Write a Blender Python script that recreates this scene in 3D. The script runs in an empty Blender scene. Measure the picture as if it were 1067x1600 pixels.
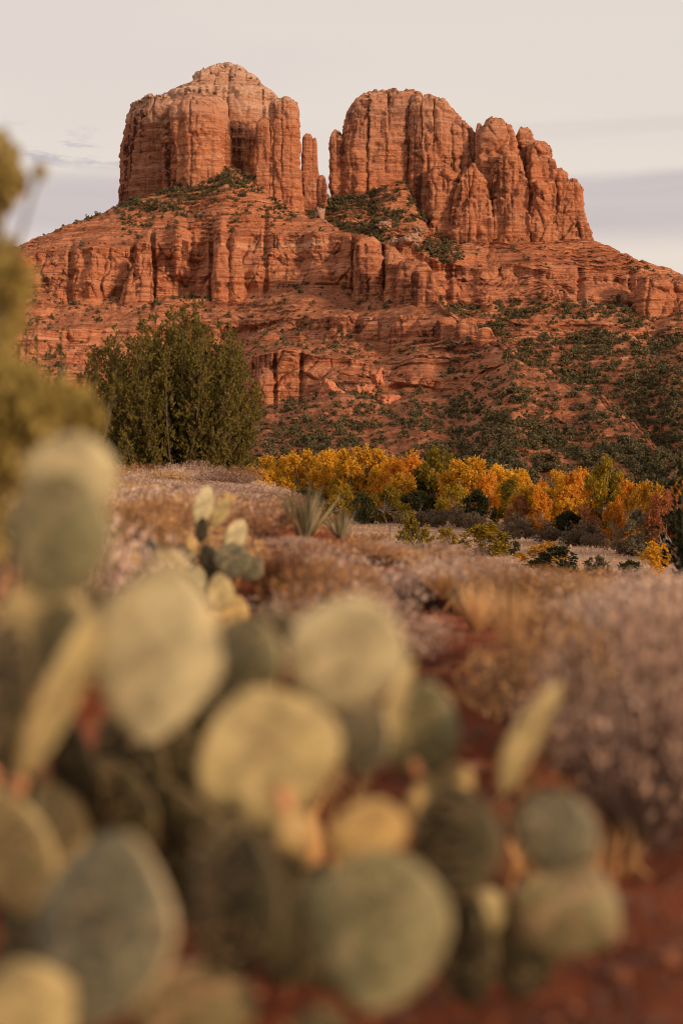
import bpy, math
import numpy as np
from mathutils import Vector, Matrix

# ------------------------------------------------------------------ camera, sky, sun, exposure
S = bpy.context.scene
COL = S.collection
F, CX, HY = 2222.0, 533.5, 745.0          # focal length in photo pixels, centre column, horizon row
cam_d = bpy.data.cameras.new("camera")
cam_d.lens = 50.0
cam_d.sensor_width = 36.0
cam_d.shift_y = -(800 - HY) / 1600.0
cam_d.clip_start, cam_d.clip_end = 0.05, 30000.0
cam_d.dof.use_dof = True
cam_d.dof.focus_distance = 420.0
cam_d.dof.aperture_fstop = 1.45
cam = bpy.data.objects.new("camera", cam_d)
cam.rotation_euler = (math.radians(90), 0, 0)
COL.objects.link(cam)
S.camera = cam

SUN_EL, SUN_AZ = math.radians(15.0), math.radians(52.0)   # azimuth measured from straight behind the camera towards its right
sun_dir = Vector((math.sin(SUN_AZ) * math.cos(SUN_EL), -math.cos(SUN_AZ) * math.cos(SUN_EL), math.sin(SUN_EL)))

world = bpy.data.worlds.new("World")
S.world = world
world.use_nodes = True


def node(nt, typ, **kw):
    n = nt.nodes.new(typ)
    for k, v in kw.items():
        setattr(n, k, v)
    return n


def inp(nt, n, **kw):
    for k, v in kw.items():
        s = n.inputs[int(k[1:])] if k[0] == "i" and k[1:].isdigit() else n.inputs[k.replace("_", " ")]
        if hasattr(v, "is_output"):
            nt.links.new(v, s)
        else:
            s.default_value = v
    return n


def math_n(nt, op, a, b=None, c=None, clamp=False):
    n = node(nt, "ShaderNodeMath", operation=op, use_clamp=clamp)
    for i, v in enumerate((a, b, c)):
        if v is None:
            continue
        if hasattr(v, "is_output"):
            nt.links.new(v, n.inputs[i])
        else:
            n.inputs[i].default_value = v
    return n.outputs[0]


def mixc(nt, fac, a, b, blend="MIX"):
    n = node(nt, "ShaderNodeMix", data_type="RGBA", blend_type=blend)
    for s, v in ((n.inputs[0], fac), (n.inputs[6], a), (n.inputs[7], b)):
        if hasattr(v, "is_output"):
            nt.links.new(v, s)
        elif isinstance(v, (int, float)):
            s.default_value = v
        else:
            s.default_value = (*v[:3], 1)
    return n.outputs[2]


def mapr(nt, v, a, b, c=0.0, d=1.0, smooth=True):
    n = node(nt, "ShaderNodeMapRange", interpolation_type="SMOOTHSTEP" if smooth else "LINEAR")
    inp(nt, n, i0=v, i1=a, i2=b, i3=c, i4=d)
    return n.outputs[0]


def noise_n(nt, vec, scale, detail=4.0, rough=0.55, dist=0.0):
    n = node(nt, "ShaderNodeTexNoise")
    inp(nt, n, Vector=vec, Scale=scale, Detail=detail, Roughness=rough, Distortion=dist)
    return n.outputs[0]


def vscale(nt, vec, sx, sy, sz, loc=(0, 0, 0)):
    n = node(nt, "ShaderNodeMapping")
    inp(nt, n, Vector=vec, Scale=(sx, sy, sz), Location=loc)
    return n.outputs[0]


def ramp(nt, fac, stops, interp="LINEAR"):
    n = node(nt, "ShaderNodeValToRGB")
    n.color_ramp.interpolation = interp
    e = n.color_ramp.elements
    while len(e) < len(stops):
        e.new(0.5)
    for el, (p, c) in zip(e, stops):
        el.position = p
        el.color = (*c, 1)
    nt.links.new(fac, n.inputs[0])
    return n.outputs[0]


def srgb(r, g, b):
    f = lambda c: c / 12.92 if c <= 0.04045 else ((c + 0.055) / 1.055) ** 2.4
    return (f(r / 255), f(g / 255), f(b / 255))


def build_world():
    nt = world.node_tree
    nt.nodes.clear()
    out = node(nt, "ShaderNodeOutputWorld")
    bg = node(nt, "ShaderNodeBackground")
    bg.inputs[1].default_value = 0.1
    nt.links.new(bg.outputs[0], out.inputs[0])
    sky = node(nt, "ShaderNodeTexSky", sky_type="NISHITA")
    sky.sun_disc = False
    sky.sun_elevation = SUN_EL
    sky.sun_rotation = math.pi - SUN_AZ          # clockwise from +Y: sun behind the camera, to its right
    tc = node(nt, "ShaderNodeTexCoord")
    sep = node(nt, "ShaderNodeSeparateXYZ")
    nt.links.new(tc.outputs["Generated"], sep.inputs[0])
    x, y, z = sep.outputs
    hor = math_n(nt, "SQRT", math_n(nt, "ADD", math_n(nt, "MULTIPLY", x, x), math_n(nt, "MULTIPLY", y, y)))
    el = math_n(nt, "DIVIDE", z, math_n(nt, "MAXIMUM", hor, 0.01))
    az = math_n(nt, "ARCTAN2", x, y)
    comb = node(nt, "ShaderNodeCombineXYZ")
    inp(nt, comb, i0=az, i1=el)
    v = comb.outputs[0]
    wob = noise_n(nt, vscale(nt, v, 3.0, 14.0, 1), 1.0, 5.0, 0.55)
    wob2 = noise_n(nt, vscale(nt, v, 5.0, 60.0, 1, (3, 1, 0)), 1.0, 5.0, 0.6)
    elw = math_n(nt, "ADD", el, math_n(nt, "MULTIPLY", math_n(nt, "SUBTRACT", wob, 0.5), 0.022))
    # thin high veil: cream, a little greyer overhead
    veil = ramp(nt, mapr(nt, el, 0.0, 0.5, 0, 1, False),
                [(0.0, srgb(238, 219, 203)), (0.40, srgb(235, 223, 211)), (0.62, srgb(231, 220, 211)), (1.0, srgb(219, 209, 203))])
    # low mauve bank of cloud, paler strip beneath
    band = math_n(nt, "MULTIPLY", mapr(nt, elw, 0.214, 0.203), mapr(nt, elw, 0.150, 0.176))
    bandc = mixc(nt, wob2, srgb(190, 180, 184), srgb(214, 201, 198))
    veil = mixc(nt, math_n(nt, "MULTIPLY", band, 0.85), veil, bandc)
    # faint streaks higher up
    st = math_n(nt, "MULTIPLY", mapr(nt, elw, 0.232, 0.238), mapr(nt, elw, 0.250, 0.243))
    veil = mixc(nt, math_n(nt, "MULTIPLY", st, math_n(nt, "MULTIPLY", mapr(nt, az, 0.02, 0.12), math_n(nt, "MULTIPLY", wob2, 0.5))), veil, srgb(205, 196, 192))
    soft = noise_n(nt, vscale(nt, v, 2.2, 11.0, 1, (6, 2, 0)), 1.0, 5.0, 0.5)
    veil = mixc(nt, mapr(nt, soft, 0.42, 0.66, 0, 0.30), veil, srgb(221, 209, 205))
    # small torn wisps
    wis = noise_n(nt, vscale(nt, v, 16.0, 62.0, 1, (1.7, 0.2, 0)), 1.0, 6.0, 0.62)
    wm = math_n(nt, "MULTIPLY", mapr(nt, el, 0.208, 0.222), mapr(nt, el, 0.246, 0.232))
    wm = math_n(nt, "MULTIPLY", wm, mapr(nt, az, -0.10, -0.16))
    wm = math_n(nt, "MULTIPLY", wm, mapr(nt, wis, 0.50, 0.64))
    veil = mixc(nt, math_n(nt, "MULTIPLY", wm, 0.75), veil, srgb(182, 176, 184))
    v10 = node(nt, "ShaderNodeVectorMath", operation="SCALE")
    nt.links.new(veil, v10.inputs[0])
    v10.inputs["Scale"].default_value = 10.0
    c = mixc(nt, 0.96, sky.outputs[0], v10.outputs[0])
    nt.links.new(c, bg.inputs[0])


build_world()
sun_d = bpy.data.lights.new("sun", "SUN")
sun_d.energy = 4.2
sun_d.angle = math.radians(7)
sun_d.color = (1.0, 0.70, 0.46)
sun = bpy.data.objects.new("sun", sun_d)
sun.rotation_euler = sun_dir.to_track_quat("Z", "Y").to_euler()
sun.location = (60, -60, 40)
COL.objects.link(sun)

S.view_settings.view_transform = "Standard"
S.view_settings.look = "None"
S.view_settings.exposure = 0.0
S.view_settings.gamma = 1.0
S.render.engine = "CYCLES"
S.cycles.use_denoising = True
S.cycles.filter_width = 1.05
S.cycles.max_bounces = 6
S.cycles.transparent_max_bounces = 8


# ------------------------------------------------------------------ numpy helpers
def _hash(ix, iy, iz, seed):
    h = (ix.astype(np.int64) * 374761393 + iy.astype(np.int64) * 668265263 + iz.astype(np.int64) * 2147483647 + seed * 1274126177) & 0xFFFFFFFF
    h = ((h ^ (h >> 13)) * 1274126177) & 0xFFFFFFFF
    h = h ^ (h >> 16)
    return (h & 0xFFFFFF).astype(np.float64) / 0xFFFFFF


def vn(x, y, z, seed=0):
    """value noise, about -1..1"""
    x, y, z = np.broadcast_arrays(np.asarray(x, float), np.asarray(y, float), np.asarray(z, float))
    ix, iy, iz = np.floor(x), np.floor(y), np.floor(z)
    fx, fy, fz = x - ix, y - iy, z - iz
    fx, fy, fz = [f * f * f * (f * (f * 6 - 15) + 10) for f in (fx, fy, fz)]
    ix, iy, iz = ix.astype(np.int64), iy.astype(np.int64), iz.astype(np.int64)
    r = 0
    for dx in (0, 1):
        wx = fx if dx else 1 - fx
        for dy in (0, 1):
            wy = fy if dy else 1 - fy
            for dz in (0, 1):
                wz = fz if dz else 1 - fz
                r = r + wx * wy * wz * _hash(ix + dx, iy + dy, iz + dz, seed)
    return r * 2 - 1


def fbm(x, y, z, seed=0, octv=4, gain=0.5):
    r, a, f = 0, 1.0, 1.0
    for o in range(octv):
        r = r + a * vn(np.asarray(x) * f + o * 17.3, np.asarray(y) * f + o * 5.1, np.asarray(z) * f, seed + o)
        a *= gain
        f *= 2.03
    return r


def worley(x, y, z, seed=0):
    """nearest jittered cell: random value, offset from its centre, gap to the second nearest"""
    x, y, z = np.broadcast_arrays(np.asarray(x, float), np.asarray(y, float), np.asarray(z, float))
    ix, iy, iz = np.floor(x).astype(np.int64), np.floor(y).astype(np.int64), np.floor(z).astype(np.int64)
    f1 = np.full(x.shape, 9.0)
    f2 = np.full(x.shape, 9.0)
    rv = np.zeros(x.shape)
    ox, oy, oz = np.zeros(x.shape), np.zeros(x.shape), np.zeros(x.shape)
    for a in (-1, 0, 1):
        for b in (-1, 0, 1):
            for c in (-1, 0, 1):
                jx, jy, jz = ix + a, iy + b, iz + c
                px = jx + _hash(jx, jy, jz, seed)
                py = jy + _hash(jx, jy, jz, seed + 1)
                pz = jz + _hash(jx, jy, jz, seed + 2)
                d = (px - x) ** 2 + (py - y) ** 2 + (pz - z) ** 2
                n = d < f1
                f2 = np.where(n, f1, np.minimum(f2, d))
                rv = np.where(n, _hash(jx, jy, jz, seed + 3), rv)
                ox, oy, oz = np.where(n, x - px, ox), np.where(n, y - py, oy), np.where(n, z - pz, oz)
                f1 = np.where(n, d, f1)
    return rv * 2 - 1, ox, oy, oz, np.sqrt(f2) - np.sqrt(f1)


def sstep(a, b, x):
    t = np.clip((np.asarray(x, float) - a) / (b - a), 0, 1)
    return t * t * (3 - 2 * t)


def mesh_np(name, verts, faces, mat=None, smooth=False, parent=None, mats=None, mat_idx=None):
    """faces: (n,3|4) int array, or a list of such arrays"""
    me = bpy.data.meshes.new(name)
    fl = faces if isinstance(faces, list) else [faces]
    fl = [np.asarray(f, dtype=np.int32) for f in fl if len(f)]
    verts = np.asarray(verts, dtype=np.float32)
    me.vertices.add(len(verts))
    me.vertices.foreach_set("co", verts.ravel())
    nl = sum(f.size for f in fl)
    npoly = sum(len(f) for f in fl)
    me.loops.add(nl)
    me.loops.foreach_set("vertex_index", np.concatenate([f.ravel() for f in fl]))
    me.polygons.add(npoly)
    sizes = np.concatenate([np.full(len(f), f.shape[1], dtype=np.int32) for f in fl])
    starts = np.concatenate([[0], np.cumsum(sizes)[:-1]]).astype(np.int32)
    me.polygons.foreach_set("loop_start", starts)
    me.polygons.foreach_set("loop_total", sizes)
    me.polygons.foreach_set("use_smooth", np.full(npoly, smooth))
    if mats:
        for m in mats:
            me.materials.append(m)
        me.polygons.foreach_set("material_index", np.asarray(mat_idx, dtype=np.int32))
    elif mat:
        me.materials.append(mat)
    me.update(calc_edges=True)
    me.validate()
    o = bpy.data.objects.new(name, me)
    COL.objects.link(o)
    if parent:
        o.parent = parent
    return o


def grid_faces(nr, nc, wrap=False):
    i, j = np.meshgrid(np.arange(nr - 1), np.arange(nc if wrap else nc - 1), indexing="ij")
    j2 = (j + 1) % nc
    a, b, c, d = i * nc + j, i * nc + j2, (i + 1) * nc + j2, (i + 1) * nc + j
    return np.stack([a, b, c, d], -1).reshape(-1, 4)


def tag(o, label=None, cat=None, group=None, kind=None):
    if label:
        o["label"] = label
    if cat:
        o["category"] = cat
    if group:
        o["group"] = group
    if kind:
        o["kind"] = kind
    return o


def empty(name, loc=(0, 0, 0), rz=0.0):
    e = bpy.data.objects.new(name, None)
    e.empty_display_size = 0.1
    e.location = loc
    e.rotation_euler = (0, 0, rz)
    COL.objects.link(e)
    return e


def copy_tree(o, parent=None):
    c = o.copy()
    COL.objects.link(c)
    if parent:
        c.parent = parent
    for ch in o.children:
        copy_tree(ch, c)
    return c


def at(px, py, Y):
    return Vector(((px - CX) * Y / F, Y, (HY - py) * Y / F))


# ------------------------------------------------------------------ materials
def new_mat(name, rough=0.9, spec=0.15):
    m = bpy.data.materials.new(name)
    m.use_nodes = True
    nt = m.node_tree
    b = nt.nodes["Principled BSDF"]
    b.inputs["Roughness"].default_value = rough
    b.inputs["Specular IOR Level"].default_value = spec
    return m, nt, b


def bump(nt, b, h, strength, dist):
    n = node(nt, "ShaderNodeBump")
    n.inputs["Strength"].default_value = strength
    n.inputs["Distance"].default_value = dist
    nt.links.new(h, n.inputs["Height"])
    nt.links.new(n.outputs[0], b.inputs["Normal"])


def rock_material(name, pale_z=None, soil=True, bed=1.0, varn=0.85, vlo=0.42, tint=None):
    m, nt, b = new_mat(name, 0.95, 0.08)
    geo = node(nt, "ShaderNodeNewGeometry")
    P = geo.outputs["Position"]
    sp = node(nt, "ShaderNodeSeparateXYZ")
    nt.links.new(P, sp.inputs[0])
    sn = node(nt, "ShaderNodeSeparateXYZ")
    nt.links.new(geo.outputs["Normal"], sn.inputs[0])
    # beds of sandstone: noise squeezed in height
    beds = noise_n(nt, vscale(nt, P, 0.006, 0.006, 0.11), 1.0, 6.0, 0.62, 0.2)
    col = ramp(nt, beds, [(0.30, (0.27, 0.088, 0.047)), (0.40, (0.47, 0.178, 0.090)), (0.47, (0.62, 0.285, 0.155)), (0.50, (0.46, 0.163, 0.080)),
                          (0.56, (0.57, 0.240, 0.124)), (0.60, (0.44, 0.152, 0.075)), (0.66, (0.65, 0.315, 0.172)), (0.76, (0.74, 0.45, 0.29))])
    fine = noise_n(nt, vscale(nt, P, 0.02, 0.02, 0.42), 1.0, 4.0, 0.6)
    col = mixc(nt, mapr(nt, fine, 0.54, 0.62, 0, 0.6 * bed), col, (0.17, 0.048, 0.03))
    col = mixc(nt, mapr(nt, fine, 0.46, 0.38, 0, 0.5 * bed), col, (0.62, 0.28, 0.17))
    patch = noise_n(nt, P, 0.035, 5.0, 0.6)
    col = mixc(nt, mapr(nt, patch, 0.35, 0.7, 0.0, 0.5), col, mixc(nt, 1.0, col, (1.25, 1.08, 0.92), "MULTIPLY"))
    if tint:
        col = mixc(nt, 1.0, col, tint, "MULTIPLY")
    if pale_z:
        zz = math_n(nt, "ADD", sp.outputs[2], math_n(nt, "MULTIPLY", math_n(nt, "SUBTRACT", noise_n(nt, P, 0.03, 3.0), 0.5), 22.0))
        pf = mapr(nt, zz, pale_z[0], pale_z[1], 0.0, pale_z[2])
        pc = ramp(nt, noise_n(nt, vscale(nt, P, 0.01, 0.01, 0.2, (5, 0, 0)), 1.0, 4.0), [(0.3, (0.42, 0.20, 0.12)), (0.5, (0.66, 0.38, 0.25)), (0.7, (0.74, 0.52, 0.38))])
        col = mixc(nt, pf, col, pc)
    # desert varnish running down steep faces
    var = noise_n(nt, vscale(nt, P, 0.16, 0.16, 0.009), 1.0, 4.0, 0.6)
    vpat = noise_n(nt, vscale(nt, P, 0.02, 0.02, 0.014, (9, 2, 0)), 1.0, 2.0)
    steep = mapr(nt, sn.outputs[2], 0.55, 0.2)
    vf = math_n(nt, "MULTIPLY", math_n(nt, "MULTIPLY", mapr(nt, var, 0.48, 0.62), mapr(nt, vpat, vlo, vlo + 0.16)), math_n(nt, "MULTIPLY", steep, varn))
    col = mixc(nt, vf, col, (0.085, 0.03, 0.022))
    if soil:
        so = ramp(nt, noise_n(nt, P, 0.16, 6.0, 0.65), [(0.3, (0.17, 0.052, 0.026)), (0.5, (0.32, 0.112, 0.053)), (0.7, (0.52, 0.235, 0.12))])
        col = mixc(nt, mapr(nt, sn.outputs[2], 0.72, 0.93, 0.0, 0.85), col, so)
    nt.links.new(col, b.inputs["Base Color"])
    h = math_n(nt, "ADD", math_n(nt, "MULTIPLY", noise_n(nt, vscale(nt, P, 0.16, 0.16, 0.42), 1.0, 8.0, 0.68), 1.0),
               math_n(nt, "MULTIPLY", noise_n(nt, P, 0.5, 6.0, 0.65), 0.5))
    bump(nt, b, h, 1.0, 4.5)
    return m


M = {}
M["rock"] = rock_material("red_sandstone")
M["butte"] = rock_material("banded_sandstone", (280, 332, 0.88), bed=0.5)
M["butte_dark"] = rock_material("varnished_shade_tinted_sandstone", (292, 326, 0.65), bed=0.8, varn=0.95, vlo=0.12, tint=(0.74, 0.78, 0.86))  # varnish streaks, plus a tint that puts the side's shade into the colour
M["butte_b"] = rock_material("banded_sandstone_red", (262, 340, 0.5), bed=0.5)


def leaf_material(name, c0, c1, c2, scale=0.4, trans=0.3, rough=0.8, ovar=0.4):
    m, nt, b = new_mat(name, rough, 0.1)
    geo = node(nt, "ShaderNodeNewGeometry")
    oi = node(nt, "ShaderNodeObjectInfo")
    tc = node(nt, "ShaderNodeTexCoord")
    n = noise_n(nt, tc.outputs["Object"], scale, 3.0)
    f = math_n(nt, "ADD", math_n(nt, "MULTIPLY", geo.outputs["Random Per Island"], 0.34),
               math_n(nt, "ADD", math_n(nt, "MULTIPLY", n, 0.7), math_n(nt, "MULTIPLY", math_n(nt, "SUBTRACT", oi.outputs["Random"], 0.5), ovar)))
    col = ramp(nt, f, [(0.2, c0), (0.5, c1), (0.85, c2)])
    nt.links.new(col, b.inputs["Base Color"])
    if trans > 0:
        t = node(nt, "ShaderNodeBsdfTranslucent")
        nt.links.new(col, t.inputs[0])
        mx = node(nt, "ShaderNodeMixShader")
        mx.inputs[0].default_value = trans
        nt.links.new(b.outputs[0], mx.inputs[1])
        nt.links.new(t.outputs[0], mx.inputs[2])
        nt.links.new(mx.outputs[0], nt.nodes["Material Output"].inputs[0])
    return m


def plain_material(name, c0, c1, scale, rough=0.9, bstr=0.0, bdist=0.01, coord="Object"):
    m, nt, b = new_mat(name, rough, 0.12)
    if coord == "Object":
        P = node(nt, "ShaderNodeTexCoord").outputs["Object"]
    else:
        P = node(nt, "ShaderNodeNewGeometry").outputs["Position"]
    n = noise_n(nt, P, scale, 6.0, 0.6)
    nt.links.new(ramp(nt, n, [(0.3, c0), (0.7, c1)]), b.inputs["Base Color"])
    if bstr:
        bump(nt, b, n, bstr, bdist)
    return m


M["gold"] = leaf_material("gold_leaves", (0.38, 0.19, 0.018), (0.62, 0.33, 0.026), (0.80, 0.47, 0.04), 7.0)
M["orange"] = leaf_material("orange_leaves", (0.36, 0.125, 0.016), (0.62, 0.25, 0.024), (0.78, 0.37, 0.035), 7.0)
M["yellow"] = leaf_material("yellow_leaves", (0.50, 0.25, 0.018), (0.72, 0.40, 0.03), (0.85, 0.52, 0.045), 7.0)
M["olive"] = leaf_material("olive_yellow_leaves", (0.12, 0.10, 0.014), (0.28, 0.19, 0.018), (0.48, 0.32, 0.03), 7.0)
M["russet"] = leaf_material("russet_leaves", (0.22, 0.075, 0.03), (0.40, 0.15, 0.06), (0.52, 0.22, 0.08), 3.0)
M["darkgreen"] = leaf_material("dark_green_leaves", (0.028, 0.030, 0.012), (0.05, 0.052, 0.02), (0.085, 0.08, 0.03), 3.0, 0.15)
M["greygreen"] = leaf_material("grey_green_leaves", (0.09, 0.08, 0.045), (0.15, 0.13, 0.075), (0.22, 0.18, 0.11), 3.0, 0.2)
M["scrub"] = leaf_material("hill_scrub_leaves", (0.055, 0.048, 0.024), (0.105, 0.088, 0.042), (0.18, 0.145, 0.070), 0.5, 0.15)
M["thicket"] = leaf_material("thicket_leaves", (0.09, 0.062, 0.040), (0.16, 0.11, 0.066), (0.25, 0.17, 0.095), 2.0, 0.2)
M["juniper"] = leaf_material("juniper_sprays", (0.075, 0.060, 0.014), (0.135, 0.105, 0.024), (0.22, 0.165, 0.042), 1.2, 0.15)
M["juniper_near"] = leaf_material("sunlight_painted_juniper_sprays", (0.20, 0.15, 0.035), (0.42, 0.32, 0.095), (0.62, 0.49, 0.19), 6.0, 0.35)  # brighter copy of the juniper sprays, sunlight put into the colour
M["bark"] = plain_material("pale_bark", (0.22, 0.17, 0.13), (0.42, 0.35, 0.28), 8.0)
M["dbark"] = plain_material("dark_bark", (0.06, 0.045, 0.035), (0.15, 0.11, 0.085), 12.0)
M["pinkbrush"] = leaf_material("dry_pink_brush", (0.34, 0.215, 0.15), (0.58, 0.40, 0.295), (0.76, 0.57, 0.445), 4.0, 0.25, ovar=0.75)
M["tanbrush"] = leaf_material("dry_tan_brush", (0.34, 0.17, 0.065), (0.56, 0.32, 0.13), (0.74, 0.48, 0.24), 4.0, 0.25, ovar=0.75)
M["brownbrush"] = leaf_material("dry_brown_brush", (0.16, 0.07, 0.03), (0.34, 0.16, 0.07), (0.50, 0.27, 0.13), 4.0, 0.2, ovar=0.75)
M["stem"] = plain_material("dry_stems", (0.08, 0.05, 0.04), (0.24, 0.16, 0.13), 20.0)
M["fieldgrass"] = leaf_material("field_grass_blades", (0.26, 0.15, 0.085), (0.40, 0.25, 0.15), (0.52, 0.35, 0.22), 0.05, 0.2)
M["yucca"] = leaf_material("yucca_blades", (0.15, 0.13, 0.07), (0.29, 0.25, 0.14), (0.46, 0.39, 0.24), 3.0, 0.1)
M["boulder"] = plain_material("boulder_rock", (0.30, 0.08, 0.035), (0.56, 0.24, 0.13), 0.35, 0.95, 0.8, 0.8, "Position")
M["palerock"] = plain_material("pale_rock", (0.22, 0.11, 0.07), (0.40, 0.25, 0.17), 0.3, 0.95, 0.8, 0.8, "Position")
M["stone"] = plain_material("red_stone", (0.16, 0.05, 0.026), (0.40, 0.17, 0.09), 9.0, 0.95, 0.6, 0.02, "Position")
M["fruit"] = plain_material("dry_fruit", (0.46, 0.19, 0.09), (0.62, 0.33, 0.17), 30.0, 0.7)
M["budfruit"] = plain_material("yellow_fruit", (0.50, 0.32, 0.07), (0.66, 0.45, 0.14), 30.0, 0.7)
M["spine"] = plain_material("cactus_spines", (0.42, 0.28, 0.13), (0.62, 0.46, 0.26), 5.0)


def pad_material(name, face, edge, rough=0.62):
    """waxy skin with areole dots; rim light and spine halo painted paler along the rim (thin in the local Y axis, so |normal.y| tells face from rim)"""
    m, nt, b = new_mat(name, rough, 0.25)
    tc = node(nt, "ShaderNodeTexCoord")
    P = tc.outputs["Object"]
    big = noise_n(nt, P, 11.0, 5.0, 0.65)
    col = mixc(nt, mapr(nt, big, 0.36, 0.64), [c * 0.58 for c in face], [min(1, c * 1.36) for c in face])
    mot = noise_n(nt, P, 45.0, 4.0, 0.7)
    col = mixc(nt, mapr(nt, mot, 0.50, 0.66, 0, 0.6), col, edge)
    sep = node(nt, "ShaderNodeSeparateXYZ")
    nt.links.new(tc.outputs["Normal"], sep.inputs[0])
    ny = math_n(nt, "ABSOLUTE", sep.outputs[1])
    col = mixc(nt, mapr(nt, ny, 0.80, 0.40, 0, 0.85), col, edge)  # rim light painted on as the paler edge colour
    vo = node(nt, "ShaderNodeTexVoronoi")
    inp(nt, vo, Vector=vscale(nt, P, 1, 0.05, 1), Scale=38.0, Randomness=0.45)
    dot = mapr(nt, vo.outputs["Distance"], 0.16, 0.10)
    col = mixc(nt, math_n(nt, "MULTIPLY", dot, 0.8), col, (0.30, 0.19, 0.08))
    nt.links.new(col, b.inputs["Base Color"])
    bump(nt, b, math_n(nt, "ADD", math_n(nt, "MULTIPLY", dot, 1.0), math_n(nt, "MULTIPLY", mot, 0.4)), 0.5, 0.004)
    return m


PADM = {
    "pale": pad_material("pale_pad_skin", (0.39, 0.345, 0.195), (0.54, 0.43, 0.26)),
    "yellow": pad_material("yellowed_pad_skin", (0.325, 0.262, 0.118), (0.46, 0.345, 0.17)),
    "gold": pad_material("golden_pad_skin", (0.41, 0.28, 0.105), (0.50, 0.36, 0.165)),
    "green": pad_material("green_pad_skin", (0.170, 0.158, 0.074), (0.42, 0.32, 0.175)),
    "grey": pad_material("grey_green_pad_skin", (0.122, 0.115, 0.068), (0.40, 0.30, 0.17)),
    "dark": pad_material("shade_painted_olive_pad_skin", (0.060, 0.050, 0.022), (0.18, 0.125, 0.056)),  # olive skin with the shade of turned-away pads put into its colour
    "scar": pad_material("scarred_pad_skin", (0.21, 0.184, 0.086), (0.50, 0.27, 0.175)),
}


def ground_material():
    m, nt, b = new_mat("ground_soil", 0.97, 0.05)
    geo = node(nt, "ShaderNodeNewGeometry")
    P = geo.outputs["Position"]
    sp = node(nt, "ShaderNodeSeparateXYZ")
    nt.links.new(P, sp.inputs[0])
    n1 = noise_n(nt, P, 3.0, 8.0, 0.65)
    soil = ramp(nt, n1, [(0.28, (0.06, 0.016, 0.008)), (0.5, (0.22, 0.062, 0.028)), (0.72, (0.46, 0.15, 0.075))])
    n2 = noise_n(nt, vscale(nt, P, 0.012, 0.035, 1), 1.0, 6.0, 0.6)
    n3 = noise_n(nt, P, 0.8, 6.0, 0.7)
    dry = ramp(nt, n2, [(0.3, (0.30, 0.17, 0.105)), (0.55, (0.42, 0.26, 0.17)), (0.75, (0.50, 0.34, 0.22))])
    dry = mixc(nt, mapr(nt, n3, 0.45, 0.7, 0, 0.4), dry, (0.30, 0.14, 0.08))
    f = mapr(nt, math_n(nt, "ADD", sp.outputs[1], math_n(nt, "MULTIPLY", n3, 14.0)), 20.0, 42.0)
    col = mixc(nt, f, soil, dry)
    nt.links.new(col, b.inputs["Base Color"])
    h = math_n(nt, "ADD", noise_n(nt, P, 14.0, 8.0, 0.7), math_n(nt, "MULTIPLY", noise_n(nt, P, 60.0, 3.0, 0.6), 0.4))
    bump(nt, b, h, 0.9, 0.05)
    return m


M["ground"] = ground_material()


# ------------------------------------------------------------------ ground
def gz(x, y):
    x, y = np.asarray(x, float), np.asarray(y, float)
    e = np.clip(14 - 8 * x, 8, 70)
    z = -0.85 + 0.26 * sstep(4, 45, y) * sstep(0.5, -4, x) + 0.16 * sstep(2, 8, y) * sstep(0.2, -1.2, x)
    z = z + 0.22 * sstep(6, 14, y) * sstep(1.5, -0.5, x)
    z = z - 8.4 * sstep(0, 60, y - e)
    zf = -9.3 + 0.35 * fbm(x / 60, y / 60, 0, 5, 2)
    k = sstep(60, 140, y)
    z = z * (1 - k) + np.minimum(z, zf) * k
    near = sstep(30, 4, y)
    return z + near * (0.035 * fbm(x * 2.2, y * 2.2, 0, 3, 4) + 0.05 * vn(x * 0.9, y * 0.9, 0, 9))


def build_ground():
    ys = np.concatenate([np.linspace(-40, 0, 12), np.arange(0.15, 9, 0.035), np.geomspace(9, 6000, 260)])
    xs_n = np.linspace(-1, 1, 381)
    xs = np.sign(xs_n) * (np.abs(xs_n) ** 3.2) * 5000 + xs_n * 3.0
    X, Y = np.meshgrid(xs, ys)
    Z = gz(X, Y)
    o = mesh_np("ground", np.stack([X, Y, Z], -1).reshape(-1, 3), grid_faces(*X.shape), M["ground"], True)
    tag(o, kind="structure")


build_ground()


# ------------------------------------------------------------------ rock
def strata(z, seed=0):
    """ledge profile as a function of height: several bed thicknesses"""
    a = vn(z / 9.0, 0.3, 0, 31 + seed)
    b_ = vn(z / 3.6, 0.7, 0, 37 + seed)
    c = vn(z / 1.7, 0.1, 0, 41 + seed)
    sq = lambda t: np.tanh(t * 3.2)
    return 0.55 * sq(a) + 0.32 * sq(b_) + 0.08 * c


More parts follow.
